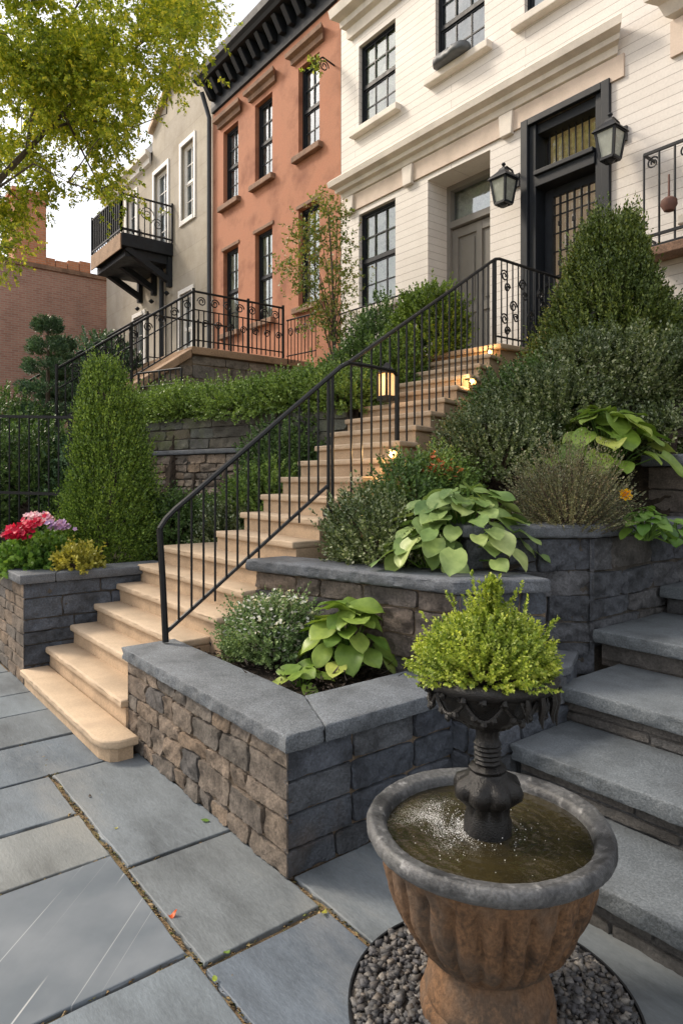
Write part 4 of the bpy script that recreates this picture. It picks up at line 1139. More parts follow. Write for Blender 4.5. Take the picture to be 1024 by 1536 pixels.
for x in (bx1 - .12, (bx0 + bx1) / 2, bx0 + .12):
    mb = MB(); mb.bar((x, by + .15, bz - .36), (x, YF, bz - 1.0), .15); mb.bar((x, YF - .02, bz - .36), (x, YF - .02, bz - 1.15), .14); mb.lathe((x, YF - .1, bz - 1.33), [(.02, -.06), (.08, 0), (.02, .06)], 8)
    mb.build('bracket', M['dark_paint'], bal)
mb = MB()
mb.box(bx0 + .06, bx1 - .10, by + .12, YF, bz - .56, bz - .342)
mb.build('soffit', M['dark_paint'], bal)
mb = MB(); mb.tube([(-17.3, YF - .08, 3.0), (-17.3, YF - .08, 7.3), (-17.0, YF - .5, 7.58)], .07, 8); mb.build('downpipe', M['dark_paint'], gh, smooth=True)

# ---------------- brick building at the far left
bb = thing('brick_building', 'plain old red brick building with an orange chimney, beyond the trees at the left edge', 'building', (-24, 8, 0))
mb = MB(); mb.box(-34, -24, -3, 22, -.1, 8.75); mb.build('wall', M['red_brick'], bb)
mb = MB(); mb.box(-34.1, -23.93, -3.1, 22.1, 8.752, 8.9); mb.build('parapet', M['brownstone'], bb)
c = at(43, X=-24.3); 
mb = MB(); mb.box(-25.0, -24.05, c[1] - .5, c[1] + .5, 8.9, 11.2); ch = mb.build('chimney', M['orange_brick'], bb)
mb = MB(); mb.box(-25.06, -23.99, c[1] - .56, c[1] + .56, 11.0, 11.12); mb.box(-25.1, -23.95, c[1] - .6, c[1] + .6, 11.202, 11.32); mb.build('chimney_cap', M['orange_brick'], ch)
mb = MB(); c2 = at(88, X=-24.5)
for i in range(5): mb.box(-24.9 + rs.uniform(-.1, .1), -24.1, c2[1] - 1.0 + i * .4, c2[1] - .62 + i * .4, 8.9, 9.1 + rs.uniform(0, .3))
mb.build('roof_coping', M['orange_brick'], bb, bevel=.02)

# ================================================================== FOUNTAIN
FX, FY = at(731, t=2.0)[:2]
fo = thing('fountain', 'fluted rusty terracotta urn fountain with a grey stone rim and black iron planter bowl', 'fountain', (FX, FY, 0))
fc = (FX, FY, 0)


def flutes(r, z, a):
    k = max(0, min(1, (z - .19) / .04)) * max(0, min(1, (.50 - z) / .03))
    lob = abs(math.sin(a * 13 + .25 * math.sin(a * 5 + z * 9)))
    return r * (1 - .085 * k * (1 - lob) ** 2.2) + .003 * math.sin(a * 3.3 + z * 30) + .0025 * math.sin(a * 47 + z * 61) * k


prof = [(.166, .192), (.178, .203), (.196, .22), (.217, .243), (.24, .272), (.261, .305), (.278, .34), (.291, .375), (.302, .415), (.311, .455), (.317, .49), (.321, .515), (.319, .54)]
pp = []
for a, b in zip(prof, prof[1:]):
    for k in range(3): pp.append((a[0] + (b[0] - a[0]) * k / 3, a[1] + (b[1] - a[1]) * k / 3))
pp.append(prof[-1])
def basin_mat():
    m = stone('rusty_terracotta', [(.105, .062, .036), (.185, .10, .050), (.09, .06, .040), (.15, .082, .042)], rough=.88, sc=5, fine=80, bump=.7, isl=False, amt=.5, stain=((.045, .038, .032), 4.5, .54, .75), stretch=(1, 1, .75), bdist=.008)
    return m
bm_ = basin_mat()
basin = MB().lathe(fc, pp, 208, flutes).build('basin', bm_, fo, smooth=True, sharp=180)
ped = [(.188, -.03), (.192, .0), (.199, .02), (.200, .05), (.194, .066), (.187, .072), (.190, .08), (.186, .105), (.176, .135), (.165, .16), (.158, .178), (.160, .188), (.168, .196), (.16, .20)]
MB().lathe(fc, ped, 72, lambda r, z, a: r + .0025 * math.sin(a * 5 + z * 40) + .0015 * math.sin(a * 19 + 3 * math.sin(z * 70))).build('pedestal', bm_, fo, smooth=True, sharp=60)
rimp = []
for k in range(15):
    a = -1.9 + k / 14 * 4.4
    rimp.append((.334 + .029 * math.cos(a), .524 + .031 * math.sin(a)))
rimp = [(q, min(b, .549 - max(0, .345 - q) * .25)) for q, b in rimp]
rimp += [(.304, .532), (.300, .52), (.297, .47)]
rimp = [(a, b + .037) for a, b in [(.305, .492)] + rimp]
MB().lathe(fc, rimp, 160, lambda r, z, a: r + .0015 * math.sin(a * 7) + .0008 * math.sin(a * 31 + 2 * math.sin(a * 4)) + .0006 * math.sin(a * 83 + z * 200), cap=False).build('rim', stone('rim_stone', [(.062, .065, .07), (.10, .102, .105), (.05, .052, .05)], rough=.42, sc=8, fine=75, bump=.6, isl=False, amt=.5, stain=((.36, .36, .36), 26, .585, .7), bdist=.006), basin, smooth=True, sharp=180)


def water_mat():
    m, nt, b = new_mat('fountain_water')
    co = coords(nt)
    b.inputs['Base Color'].default_value = (.045, .034, .012, 1); b.inputs['Roughness'].default_value = .06; b.inputs['Specular IOR Level'].default_value = .6
    n0 = nd(nt, 'ShaderNodeTexNoise', Scale=6.0, Detail=5.0); nt.links.new(co, n0.inputs['Vector'])
    c = ramp(nt, n0.outputs['Fac'], [(.35, (.012, .010, .005)), (.65, (.034, .027, .011))]).outputs[0]
    n1 = nd(nt, 'ShaderNodeTexVoronoi', Scale=300.0); nt.links.new(co, n1.inputs['Vector'])
    n2 = nd(nt, 'ShaderNodeTexNoise', Scale=7.0, Detail=4.0); nt.links.new(co, n2.inputs['Vector'])
    di = nt.nodes.new('ShaderNodeVectorMath'); di.operation = 'DISTANCE'; di.inputs[1].default_value = (-.085, -.045, .549); nt.links.new(co, di.inputs[0])
    nr_ = ramp(nt, di.outputs['Value'], [(.04, (1, 1, 1)), (.24, (0, 0, 0))]).outputs[0]
    th = ramp(nt, n2.outputs['Fac'], [(.38, (.0,) * 3), (.62, (.75,) * 3)]).outputs[0]
    th = mixc(nt, (.0, .0, .0), th, mixf(nt, nr_, 1.0))
    lt = nt.nodes.new('ShaderNodeMath'); lt.operation = 'LESS_THAN'
    nt.links.new(n1.outputs['Distance'], lt.inputs[0]); nt.links.new(th, lt.inputs[1])
    c = mixc(nt, c, (.75, .76, .76), mixf(nt, lt.outputs[0], .6))
    nt.links.new(c, b.inputs['Base Color'])
    w = nd(nt, 'ShaderNodeTexNoise', Scale=38.0, Detail=3.0); nt.links.new(co, w.inputs['Vector'])
    bp = nd(nt, 'ShaderNodeBump', Strength=.5, Distance=.008); nt.links.new(w.outputs['Fac'], bp.inputs['Height']); nt.links.new(bp.outputs[0], b.inputs['Normal'])
    return m


wp = [(.0005 + .30 * k / 60, .549 + .0016 * math.sin(k * .9) * math.exp(-k / 30)) for k in range(61)]
MB().lathe(fc, wp, 72, cap=False).build('water', water_mat(), fo, smooth=True, sharp=180)
# bubbles and drops thrown up round the column
mb = MB(); rd = random.Random(3)
for i in range(330):
    a = rd.gauss(3.6, .75) if i < 230 else rd.uniform(0, 6.28); r = .075 + abs(rd.gauss(0, .06)); q = rd.uniform(.0007, .0019)
    if r > .28: continue
    x, y, z = FX + r * math.cos(a), FY + r * math.sin(a), .5505 + (abs(rd.gauss(0, .012)) if i % 4 == 0 else 0)
    mb.add([(x + q, y, z), (x - q, y, z), (x, y + q, z), (x, y - q, z), (x, y, z + q), (x, y, z - q)], [(0, 2, 4), (2, 1, 4), (1, 3, 4), (3, 0, 4), (2, 0, 5), (1, 2, 5), (3, 1, 5), (0, 3, 5)])
kind(mb.build('droplets', plain('water_drops', (.85, .86, .86), rough=.1, var=.02, bump=0), fo), 'stuff')
# iron column
col = [(.070, .50), (.070, .545), (.064, .56), (.062, .59), (.078, .605), (.094, .62), (.097, .64), (.088, .662), (.06, .678), (.052, .69), (.056, .70), (.046, .712)]
z = .715
while z < .80: col += [(.036, z), (.041, z + .008), (.036, z + .016)]; z += .018
col += [(.034, .82), (.036, .85), (.052, .865), (.046, .88)]
col = [(a, b + .04 * (1 if b < .7 else max(0, (.86 - b) / .16))) for a, b in col]
petal = lambda r, z, a: r * (1 + (.20 * abs(math.sin(a * 4)) - .10 if .625 < z < .715 else 0)) + .001 * math.sin(a * 9 + z * 90)
MB().lathe(fc, col, 56, petal).build('column', M['old_iron'], fo, smooth=True, sharp=50)
bow = [(.046, .86), (.075, .872), (.085, .885), (.10, .892), (.128, .912), (.146, .94), (.155, .965), (.16, .985), (.172, .990), (.198, .995), (.207, 1.008), (.207, 1.018), (.198, 1.030), (.185, 1.032), (.178, 1.02), (.17, .99)]
bowl = MB().lathe(fc, bow, 96, lambda r, z, a: r * (1 + (.05 * math.sin(a * 10) * math.sin((z - .87) * 26) if .88 < z < .985 else 0)) + .0015 * math.sin(a * 23 + z * 50), cap=False).build('bowl', M['old_iron'], fo, smooth=True, sharp=60)
mb = MB(); mb.lathe(fc, [(.001, .99), (.178, .99)], 24, cap=False); mb.build('bowl_soil', M['soil'], bowl)
# swags, leaf drops and drips under the bowl rim
for k in range(20):
    a = 2 * PI * k / 20 + rd.uniform(-.04, .04); r = .196
    L = rd.choice((.05, .065, .09, .12)) if math.cos(a - math.radians(25)) > .6 else rd.uniform(.015, .03)
    mb = MB(); px_, py_ = FX + r * math.cos(a), FY + r * math.sin(a)
    pts = [(px_, py_, 1.0), (px_ + .004 * math.cos(a), py_ + .004 * math.sin(a), 1.0 - L * .35), (px_ - .003 * math.cos(a), py_, 1.0 - L * .7), (px_, py_ + .003, 1.0 - L)]
    mb.tube(pts, [.008, .011, .008, .002], 6)
    for q in range(3): mb.tube([(px_ + rd.uniform(-.014, .014), py_ + rd.uniform(-.014, .014), .998), (px_ + rd.uniform(-.012, .012), py_ + rd.uniform(-.012, .012), 1.0 - L * rd.uniform(.4, .8))], [.005, .002], 5)
    mb.build('rim_drop', M['old_iron'], bowl, smooth=True)
for k in range(10):
    a0, a1 = 2 * PI * k / 10, 2 * PI * (k + 1) / 10
    pts = [(FX + (.168 + .004) * math.cos(a0 + (a1 - a0) * f), FY + .172 * math.sin(a0 + (a1 - a0) * f), .978 - .045 * math.sin(PI * f)) for f in np.linspace(0, 1, 9)]
    mb = MB(); mb.tube(pts, .007, 6)
    for f in (.25, .5, .75):
        p = pts[int(f * 8)]; mb.lathe((p[0], p[1], p[2] - .006), [(.002, -.014), (.011, -.004), (.009, .006), (.002, .012)], 6)
    mb.build('swag', M['old_iron'], bowl, smooth=True)

# gravel ring round the foot
GXc, GYc = at(738, t=2.02)[:2]; GR = .43
mb = MB(); mb.lathe((GXc, GYc, 0), [(GR, -.03), (GR, .018), (GR + .007, .018), (GR + .007, -.03)], 72, cap=False)
tag(mb.build('garden_edging', M['iron'], smooth=True), 'thin round black metal edging holding the gravel at the fountain foot', 'edging')
n = 5200
P = np.c_[rng.uniform(-GR, GR, n), rng.uniform(-GR, GR, n)]
rad = np.hypot(P[:, 0], P[:, 1]); dc = np.hypot(P[:, 0] + GXc - FX, P[:, 1] + GYc - FY)
P = P[(rad < GR - .012) & (dc > .185)]; n = len(P)
base = np.array([(x, y, z) for z in (-1, 1) for y in (-1, 1) for x in (-1, 1)], float)
V = base[None] * (1 + rng.uniform(-.45, .25, (n, 8, 3)))
V *= (rng.uniform(.005, .0125, (n, 1, 1)) * np.stack([rng.uniform(.7, 1.5, n), rng.uniform(.7, 1.2, n), rng.uniform(.4, .8, n)], 1)[:, None, :])
ang = rng.uniform(0, 6.28, n); tl = rng.normal(0, .5, n)
c_, s_ = np.cos(ang)[:, None], np.sin(ang)[:, None]; ct, st_ = np.cos(tl)[:, None], np.sin(tl)[:, None]
X, Y, Z = V[..., 0], V[..., 1], V[..., 2]
Y, Z = Y * ct - Z * st_, Y * st_ + Z * ct
X, Y = X * c_ - Y * s_, X * s_ + Y * c_
V = np.stack([X + (P[:, 0] + GXc)[:, None], Y + (P[:, 1] + GYc)[:, None], Z + rng.uniform(.0, .02, n)[:, None] + .004], -1)
fq = np.array([(0, 2, 3, 1), (4, 5, 7, 6), (0, 1, 5, 4), (2, 6, 7, 3), (0, 4, 6, 2), (1, 3, 7, 5)])
Fq = (fq[None] + 8 * np.arange(n)[:, None, None]).reshape(-1, 4)
o = link('gravel', V.reshape(-1, 3), Fq, M['gravel'], origin=(GXc, GYc, 0)); kind(o, 'stuff')
tag(o, 'dark angular gravel chips in the round bed under the fountain', 'gravel')
mb = MB(); mb.lathe((GXc, GYc, .0), [(.001, .009), (GR - .002, .009)], 48, cap=False)
kind(mb.build('gravel_bed', M['dark_mortar'], origin=(GXc, GYc, 0)), 'structure')

# ================================================================== STEP LIGHTS


def step_light(p, e, label, s=1.0, stake=.09):
    t = thing('step_light', label, 'light', (p[0], p[1], p[2] - .08), 'small lit garden lights by the sandstone stair')
    x, y, z = p
    MB().lathe(p, [(.001, -.032), (.022, -.026), (.034, -.008), (.034, .008), (.022, .026), (.001, .032)], 14).build('bulb', M['lamp'], t, smooth=True)
    mb = MB(); mb.tube([(x, y, z - stake), (x, y, z - .03)], [.012, .014], 8); mb.lathe((x, y, z), [(.04, .03), (.045, .036), (.02, .05), (.002, .055)], 12); mb.tube([(x, y + .036, z - .05), (x, y + .04, z + .04)], .005, 5)
    mb.build('fitting', M['old_iron'], t)
    l = bpy.data.objects.new('bulb_glow', bpy.data.lights.new('bulb_glow', 'POINT')); COL.objects.link(l)
    l.data.energy = e * .9; l.data.color = (1, .6, .25); l.data.shadow_soft_size = .04
    l.parent = t; l.location = (0, -.07, .10)


step_light((-3.83, 3.54, 1.80), 4.0, 'small glowing garden light at the right end of a middle stair tread', stake=.62)
step_light((-4.88, 6.0, 3.04), 4.5, 'small glowing light under the edge of the door landing')
step_light((-4.50, 5.26, 2.60), 2.4, 'dim amber garden light beside the upper stair treads, below the landing', .8, stake=.6)
# square candle lantern on the stair
lp = at(580, t=6.9); lz = 2.42
t = thing('candle_lantern', 'square lit lantern with amber panes standing on the stair behind the railing', 'lantern', (lp[0], lp[1], lz))
s_ = .075
mb = MB(); mb.box(lp[0] - s_, lp[0] + s_, lp[1] - s_, lp[1] + s_, lz, lz + .05); mb.build('base', M['old_iron'], t)
mb = MB(); mb.box(lp[0] - s_ + .015, lp[0] + s_ - .015, lp[1] - s_ + .015, lp[1] + s_ - .015, lz + .05, lz + .28); mb.build('glass', M['lamp_dim'], t)
mb = MB()
for i in (-1, 1):
    for j in (-1, 1): mb.bar((lp[0] + i * s_ * .9, lp[1] + j * s_ * .9, lz + .05), (lp[0] + i * s_ * .9, lp[1] + j * s_ * .9, lz + .29), .02)
mb.build('frame', M['old_iron'], t)
mb = MB(); mb.lathe((lp[0], lp[1], lz), [(.125, .285), (.12, .30), (.05, .36), (.025, .39), (.002, .40)], 4); mb.build('lid', M['old_iron'], t)
l = bpy.data.objects.new('candle_glow', bpy.data.lights.new('candle_glow', 'POINT')); COL.objects.link(l)
l.data.energy = 1.2; l.data.color = (1, .55, .22); l.data.shadow_soft_size = .05; l.parent = t; l.location = (.1, -.18, .2)

# ================================================================== PLANTS
UP = np.array((0., 0., 1.))


def unit(v): return v / np.maximum(1e-9, np.linalg.norm(v, axis=-1, keepdims=True))


def leaf_quads(B, D, Nn, L, Wd, fold=.22, droop=.0):
    """one folded rhombus per leaf"""
    S = unit(np.cross(D, Nn)); N2 = np.cross(S, D)
    L = np.broadcast_to(L, (len(B),))[:, None]; Wd = np.broadcast_to(Wd, (len(B),))[:, None]
    m = B + D * L * .5
    tip = B + D * L - UP * L * droop
    V = np.stack([B, m + S * Wd + N2 * Wd * fold, tip, m - S * Wd + N2 * Wd * fold], 1)
    return V.reshape(-1, 3)


def quads_of(n): return np.arange(4 * n).reshape(-1, 4)


def sprig_leaves(P, D, L, m, ll, lw, spread=55, seed=0, up=.0, jl=.3, start=.1, curve=.0, fold=.22, droop=0.):
    """m leaves spiralling up each short shoot (P base, D direction, L length)"""
    r = np.random.default_rng(seed)
    n = len(P)
    D = unit(D); A = unit(np.cross(D, unit(r.normal(size=(n, 3))))); Bq = np.cross(D, A)
    L = np.broadcast_to(L, (n,))
    s = (np.arange(m)[None] + r.uniform(0, 1, (n, m))) / m * (1 - start) + start
    cv = UP * curve
    pos = P[:, None] + D[:, None] * (s * L[:, None])[..., None] + cv * ((s ** 2) * L[:, None])[..., None]
    ph = np.arange(m)[None] * 2.4 + r.uniform(0, 6.28, (n, 1)) + r.normal(0, .4, (n, m))
    rad = A[:, None] * np.cos(ph)[..., None] + Bq[:, None] * np.sin(ph)[..., None]
    sp = np.radians(spread * (1.15 - .5 * s) + r.normal(0, 12, (n, m)))
    dr = unit(D[:, None] * np.cos(sp)[..., None] + rad * np.sin(sp)[..., None] + UP * up)
    nr = unit(np.cross(np.cross(dr, D[:, None]), dr) + r.normal(0, .35, (n, m, 3)) + UP * .25)
    k = r.uniform(1 - jl, 1 + jl, (n, m))
    return leaf_quads(pos.reshape(-1, 3), dr.reshape(-1, 3), nr.reshape(-1, 3), (ll * k).ravel(), (lw * k).ravel(), fold, droop)


def dirs(n, r, zmin=-1.0):
    d = unit(r.normal(size=(n * 4, 3))); d = d[d[:, 2] > zmin]
    return d[:n]


def blob(n, c, rad, seed=0, lump=.2, fq=2.4, inner=.6, zmin=-.35):
    """shoots starting through an uneven ellipsoidal crown; returns P, outward D"""
    r = np.random.default_rng(seed); sn = SN(seed + 77)
    d = dirs(n, r, zmin); n = len(d)
    q = 1 + lump * sn(d * fq + seed) + .35 * lump * sn(d * fq * 3 + seed)
    rr = (inner + (1 - inner) * r.uniform(0, 1, n) ** .6) * q
    return np.array(c) + d * rr[:, None] * np.array(rad), unit(d / np.array(rad))


def cone(n, c, h, rf, seed=0, lump=.16, inner=.62, fq=5.0):
    """rf(f) = radius at height fraction f"""
    r = np.random.default_rng(seed); sn = SN(seed + 5)
    fs = np.linspace(0, 1, 200); w = np.array([rf(f) for f in fs]) + .02; cw = np.cumsum(w); cw /= cw[-1]
    f = np.interp(r.uniform(0, 1, n), cw, fs); a = r.uniform(0, 2 * PI, n)
    rad = np.interp(f, fs, w)
    q3 = np.c_[np.cos(a), np.sin(a), f * h * 1.6]
    q = 1 + lump * sn(q3 * fq * .5) + .5 * lump * sn(q3 * fq)
    rr = rad * (inner + (1 - inner) * r.uniform(0, 1, n) ** .6) * q
    P = np.array(c) + np.c_[np.cos(a) * rr, np.sin(a) * rr, f * h]
    D = unit(np.c_[np.cos(a), np.sin(a), np.full(n, .55) + f * f * 2.5])
    return P, D


def plant(name, label, cat, loc, V, mat, stems=None, group=None, stem_name='stem', stem_mat=None, leaf='foliage'):
    t = thing(name, label, cat, loc, group)
    if V is not None: link(leaf, V, quads_of(len(V) // 4), mat, t)
    if stems is not None and stems.v: stems.build(stem_name, stem_mat or M['twig'], t, smooth=True)
    return t


def twigs(c, ends, r0=.012, r1=.003, n=5, bend=.1, seed=0):
    mb = MB(); r = random.Random(seed); c = np.array(c, float)
    for e in ends:
        e = np.array(e, float); L = np.linalg.norm(e - c)
        o = np.array([r.uniform(-1, 1), r.uniform(-1, 1), r.uniform(0, 1)]) * bend * L
        pts = [c + (e - c) * f + o * math.sin(PI * f) for f in np.linspace(0, 1, 6)]
        mb.tube(pts, [r0 + (r1 - r0) * f for f in np.linspace(0, 1, 6)], n)
    return mb


L_ = {}
L_['cypress'] = leaf_mat('cypress_leaf', (0.0375, 0.0833, 0.0187), (0.197, 0.311, 0.0522), trans=.2, third=(0.311, 0.438, 0.0833))
L_['yew'] = leaf_mat('yew_leaf', (.032, .060, .014), (.135, .19, .045), trans=.18, third=(.22, .27, .07))
L_['box'] = leaf_mat('boxwood_leaf', (0.0625, 0.112, 0.0187), (0.213, 0.312, 0.0562), trans=.28)
L_['grey_shrub'] = leaf_mat('grey_green_leaf', (0.035, 0.062, 0.022), (0.14, 0.185, 0.07), trans=.2, third=(0.42, 0.47, 0.35))
L_['dark_shrub'] = leaf_mat('dark_shrub_leaf', (0.0319, 0.0689, 0.0265), (0.133, 0.226, 0.0689), trans=.2)
L_['ivy'] = leaf_mat('ground_cover_leaf', (0.056, 0.11, 0.026), (0.209, 0.32, 0.076), trans=.22)
L_['spruce'] = leaf_mat('spruce_needle', (0.0337, 0.0818, 0.0529), (0.121, 0.216, 0.121), trans=.12)
L_['lime'] = leaf_mat('lime_leaf', (0.1, 0.17, 0.02), (0.38, 0.47, 0.075), trans=.4, third=(0.6, 0.66, 0.2), clump=9)
L_['tree'] = leaf_mat('street_tree_leaf', (.14, .22, .034), (.50, .57, .085), trans=.62, third=(.86, .78, .13), clump=1.2)
L_['vine'] = leaf_mat('young_tree_leaf', (.07, .12, .025), (.22, .28, .075), trans=.35, third=(.32, .20, .07))
L_['hosta'] = leaf_mat('hosta_leaf', (.11, .20, .03), (.25, .35, .075), trans=.28, rough=.4, vein=True, third=(.34, .40, .11))
L_['hosta2'] = leaf_mat('dull_hosta_leaf', (0.12, 0.21, 0.065), (0.27, 0.37, 0.14), trans=.25, rough=.42, vein=True, third=(0.36, 0.44, 0.2))
L_['white_bush'] = leaf_mat('small_grey_leaf', (0.0725, 0.137, 0.0483), (0.225, 0.322, 0.137), trans=.22)
L_['heather'] = leaf_mat('heather_tip', (0.075, 0.085, 0.045), (0.2, 0.21, 0.125), trans=.25, third=(0.27, 0.21, 0.14))
L_['gold'] = leaf_mat('golden_leaf', (0.225, 0.225, 0.0263), (0.465, 0.435, 0.09), trans=.3)
L_['green'] = leaf_mat('fresh_leaf', (0.05, 0.13, 0.02), (0.17, 0.3, 0.06), trans=.3)
PET = {k: leaf_mat(k + '_petal', a, b, trans=.3, clump=20) for k, a, b in (
    ('red', (.42, .010, .04), (.68, .02, .09)), ('pink', (.65, .25, .42), (.85, .60, .68)), ('violet', (.36, .20, .48), (.55, .36, .62)),
    ('white', (.62, .62, .60), (.82, .82, .80)), ('yellow', (.75, .42, .02), (.85, .60, .03)), ('coral', (.60, .10, .06), (.75, .30, .15)))}


def flowers(parent, name, pts, size, petals, mat, seed=0, face=None, cup=.25):
    r = np.random.default_rng(seed); pts = np.asarray(pts, float); n = len(pts)
    nm = unit((np.array(face) if face is not None else UP) + r.normal(0, .45, (n, 3)))
    a = unit(np.cross(nm, unit(r.normal(size=(n, 3))))); b = np.cross(nm, a)
    ph = np.arange(petals)[None] * 2 * PI / petals + r.uniform(0, 6, (n, 1))
    d = a[:, None] * np.cos(ph)[..., None] + b[:, None] * np.sin(ph)[..., None] + nm[:, None] * cup
    d = unit(d)
    B = np.repeat(pts[:, None], petals, 1).reshape(-1, 3)
    sz = np.repeat(r.uniform(.75, 1.2, n)[:, None] * size, petals, 1).ravel()
    V = leaf_quads(B, d.reshape(-1, 3), np.repeat(nm[:, None], petals, 1).reshape(-1, 3), sz, sz * .42, .1)
    return link(name, V, quads_of(len(V) // 4), mat, parent)


# ---- big conical cypress on the left planter
c = np.array((-6.60, 2.20, .76)); H = 2.02
prof_c = lambda f: float(np.interp(f, [0, .1, .24, .5, .8, .93, 1], [.37, .42, .39, .295, .20, .11, .03]))
P, D = cone(6200, c, H * .965, prof_c, seed=3, lump=.33, inner=.5, fq=3.0)
V = sprig_leaves(P, D, .11 * rng.choice([.6, 1.0, 1.3, 1.9], len(P), p=[.25, .45, .22, .08]), 12, .026, .0075, spread=42, seed=4, up=.25, curve=.35)
st = twigs(c, [c + (0, 0, H * .9)], .05, .01); st.tube([c - (0, 0, .06), c + (0, 0, .4)], [.06, .05], 8)
plant('cypress', 'tall bright green conical cypress standing in the left planter', 'conifer', c, V, L_['cypress'], st, stem_name='trunk', stem_mat=M['bark'])

# ---- rounded dark evergreen at the upper right
c = np.array(at(922, t=6.85, z=2.58))
prof_e = lambda f: .86 * (1 - f) ** .43 * min(1, .85 + f)
P, D = cone(7600, c, 1.66, prof_e, seed=13, lump=.34, fq=2.6, inner=.5)
V = sprig_leaves(P, D, .13 * rng.choice([.6, 1.0, 1.3, 1.9], len(P), p=[.25, .45, .22, .08]), 13, .033, .0095, spread=48, seed=14, up=.15, curve=.2)
plant('evergreen_bush', 'large rounded conical dark evergreen before the white wall, right of the black door', 'evergreen', c, V, L_['yew'], twigs(c, [c + (0, 0, 1.6)], .06, .01), stem_name='trunk', stem_mat=M['bark'])


def shrub(name, label, cat, c, rad, n, m, ll, lw, mat, seed, L=.12, lump=.22, inner=.55, spread=52, up=.12, zmin=-.35, group=None, curve=.2, fold=.22, fq=2.4, ns=14):
    c = np.array(c, float)
    P, D = blob(n, c + (0, 0, rad[2] * .35), rad, seed, lump=lump, inner=inner, zmin=zmin, fq=fq)
    L = L * np.random.default_rng(seed + 9).choice([.6, .85, 1.0, 1.25, 1.75], len(P), p=[.15, .3, .3, .17, .08])
    V = sprig_leaves(P, D + UP * .25, L, m, ll, lw, spread=spread, seed=seed + 1, up=up, curve=curve, fold=fold)
    r = np.random.default_rng(seed + 2); k = r.choice(len(P), min(len(P), ns), replace=False)
    return plant(name, label, cat, c, V, mat, twigs(c, P[k], .012, .004, seed=seed), group=group), P


G1 = 'dark shrubs massed on the slope right of the stair'
shrub('shrub', 'broad dark grey-green shrub filling the slope under the rounded evergreen', 'shrub', at(905, t=6.0, z=2.22), (.62, .55, .42), 1800, 16, .030, .010, L_['grey_shrub'], 21, group=G1)
shrub('shrub', 'dark leafy shrub touching the upper stair treads, below the door landing', 'shrub', at(790, t=5.95, z=1.98), (.44, .45, .36), 1500, 16, .030, .010, L_['dark_shrub'], 23, group=G1)
shrub('shrub', 'silvery green mounded shrub beside the glowing middle stair light', 'shrub', at(752, t=5.3, z=1.58), (.40, .42, .36), 1700, 16, .024, .008, L_['grey_shrub'], 25, group=G1)
shrub('shrub', 'silvery shrub between the lime hosta and the rounded evergreen', 'shrub', at(820, t=5.65, z=1.95), (.5, .45, .42), 1700, 16, .026, .0085, L_['grey_shrub'], 27, group=G1)
shrub('shrub', 'pale grey-green shrub cut by the right edge, above the brown wall', 'shrub', at(1010, t=5.9, z=2.2), (.5, .5, .48), 1500, 16, .026, .0085, L_['grey_shrub'], 29, group=G1)
shrub('shrub', 'bluish shrub at the right edge beside the lime hosta', 'shrub', at(985, t=5.35, z=1.80), (.30, .3, .24), 700, 14, .03, .009, L_['grey_shrub'], 31, group=G1)
shrub('shrub', 'dark shrub at the right edge below the white house wall', 'shrub', at(1035, t=6.8, z=2.6), (.5, .5, .5), 1100, 14, .032, .011, L_['dark_shrub'], 30, group=G1)
# low shrubs by the lower treads
t_, P = shrub('shrub', 'low bushy grey-green shrub spilling beside the stair over the middle wall', 'shrub', at(572, t=4.35, z=1.0), (.36, .34, .32), 1500, 16, .022, .0075, L_['grey_shrub'], 33, inner=.5)
shrub('shrub', 'small dark shrub between the hosta and the low bushy shrub', 'shrub', at(618, t=4.75, z=1.22), (.26, .26, .34), 800, 14, .024, .008, L_['dark_shrub'], 35)
t_, P = shrub('flowering_shrub', 'small shrub with coral flowers next to the glowing middle stair light', 'shrub', at(655, t=4.9, z=1.38), (.22, .22, .24), 700, 12, .024, .008, L_['ivy'], 37)
k = P[np.argsort(P @ np.array((.6, -.75, .9)))[-60:]]
flowers(t_, 'flowers', k + (.02, -.04, .08), .022, 5, PET['coral'], 5)

# ---- shrubs left of the stair, around the retaining wall
G2 = 'dark shrubs left of the sandstone stair'
for i, (px, tt, z, rad, mt, lb) in enumerate((
        (395, 6.9, 1.05, (.46, .4, .50), 'ivy', 'bright green shrub behind the lower baluster run, left of the upper treads'),
        (322, 7.3, .8, (.42, .4, .36), 'dark_shrub', 'dark shrub behind the handrail in front of the rubble wall'),
        (425, 7.4, 1.5, (.40, .4, .45), 'dark_shrub', 'dark shrub left of the upper treads against the retaining wall'),
        (486, 7.9, 2.15, (.5, .45, .5), 'dark_shrub', 'dark loose shrub left of the lit candle lantern'),
        (265, 6.9, .8, (.30, .3, .42), 'dark_shrub', 'small dark shrub right of the conical cypress'),
        (345, 6.55, .82, (.32, .3, .30), 'grey_shrub', 'low grey-green shrub at the left end of the stair platform'))):
    shrub('shrub', lb, 'shrub', at(px, t=tt, z=z), rad, 1300, 14, .030, .010, L_[mt], 41 + 2 * i, group=G2)
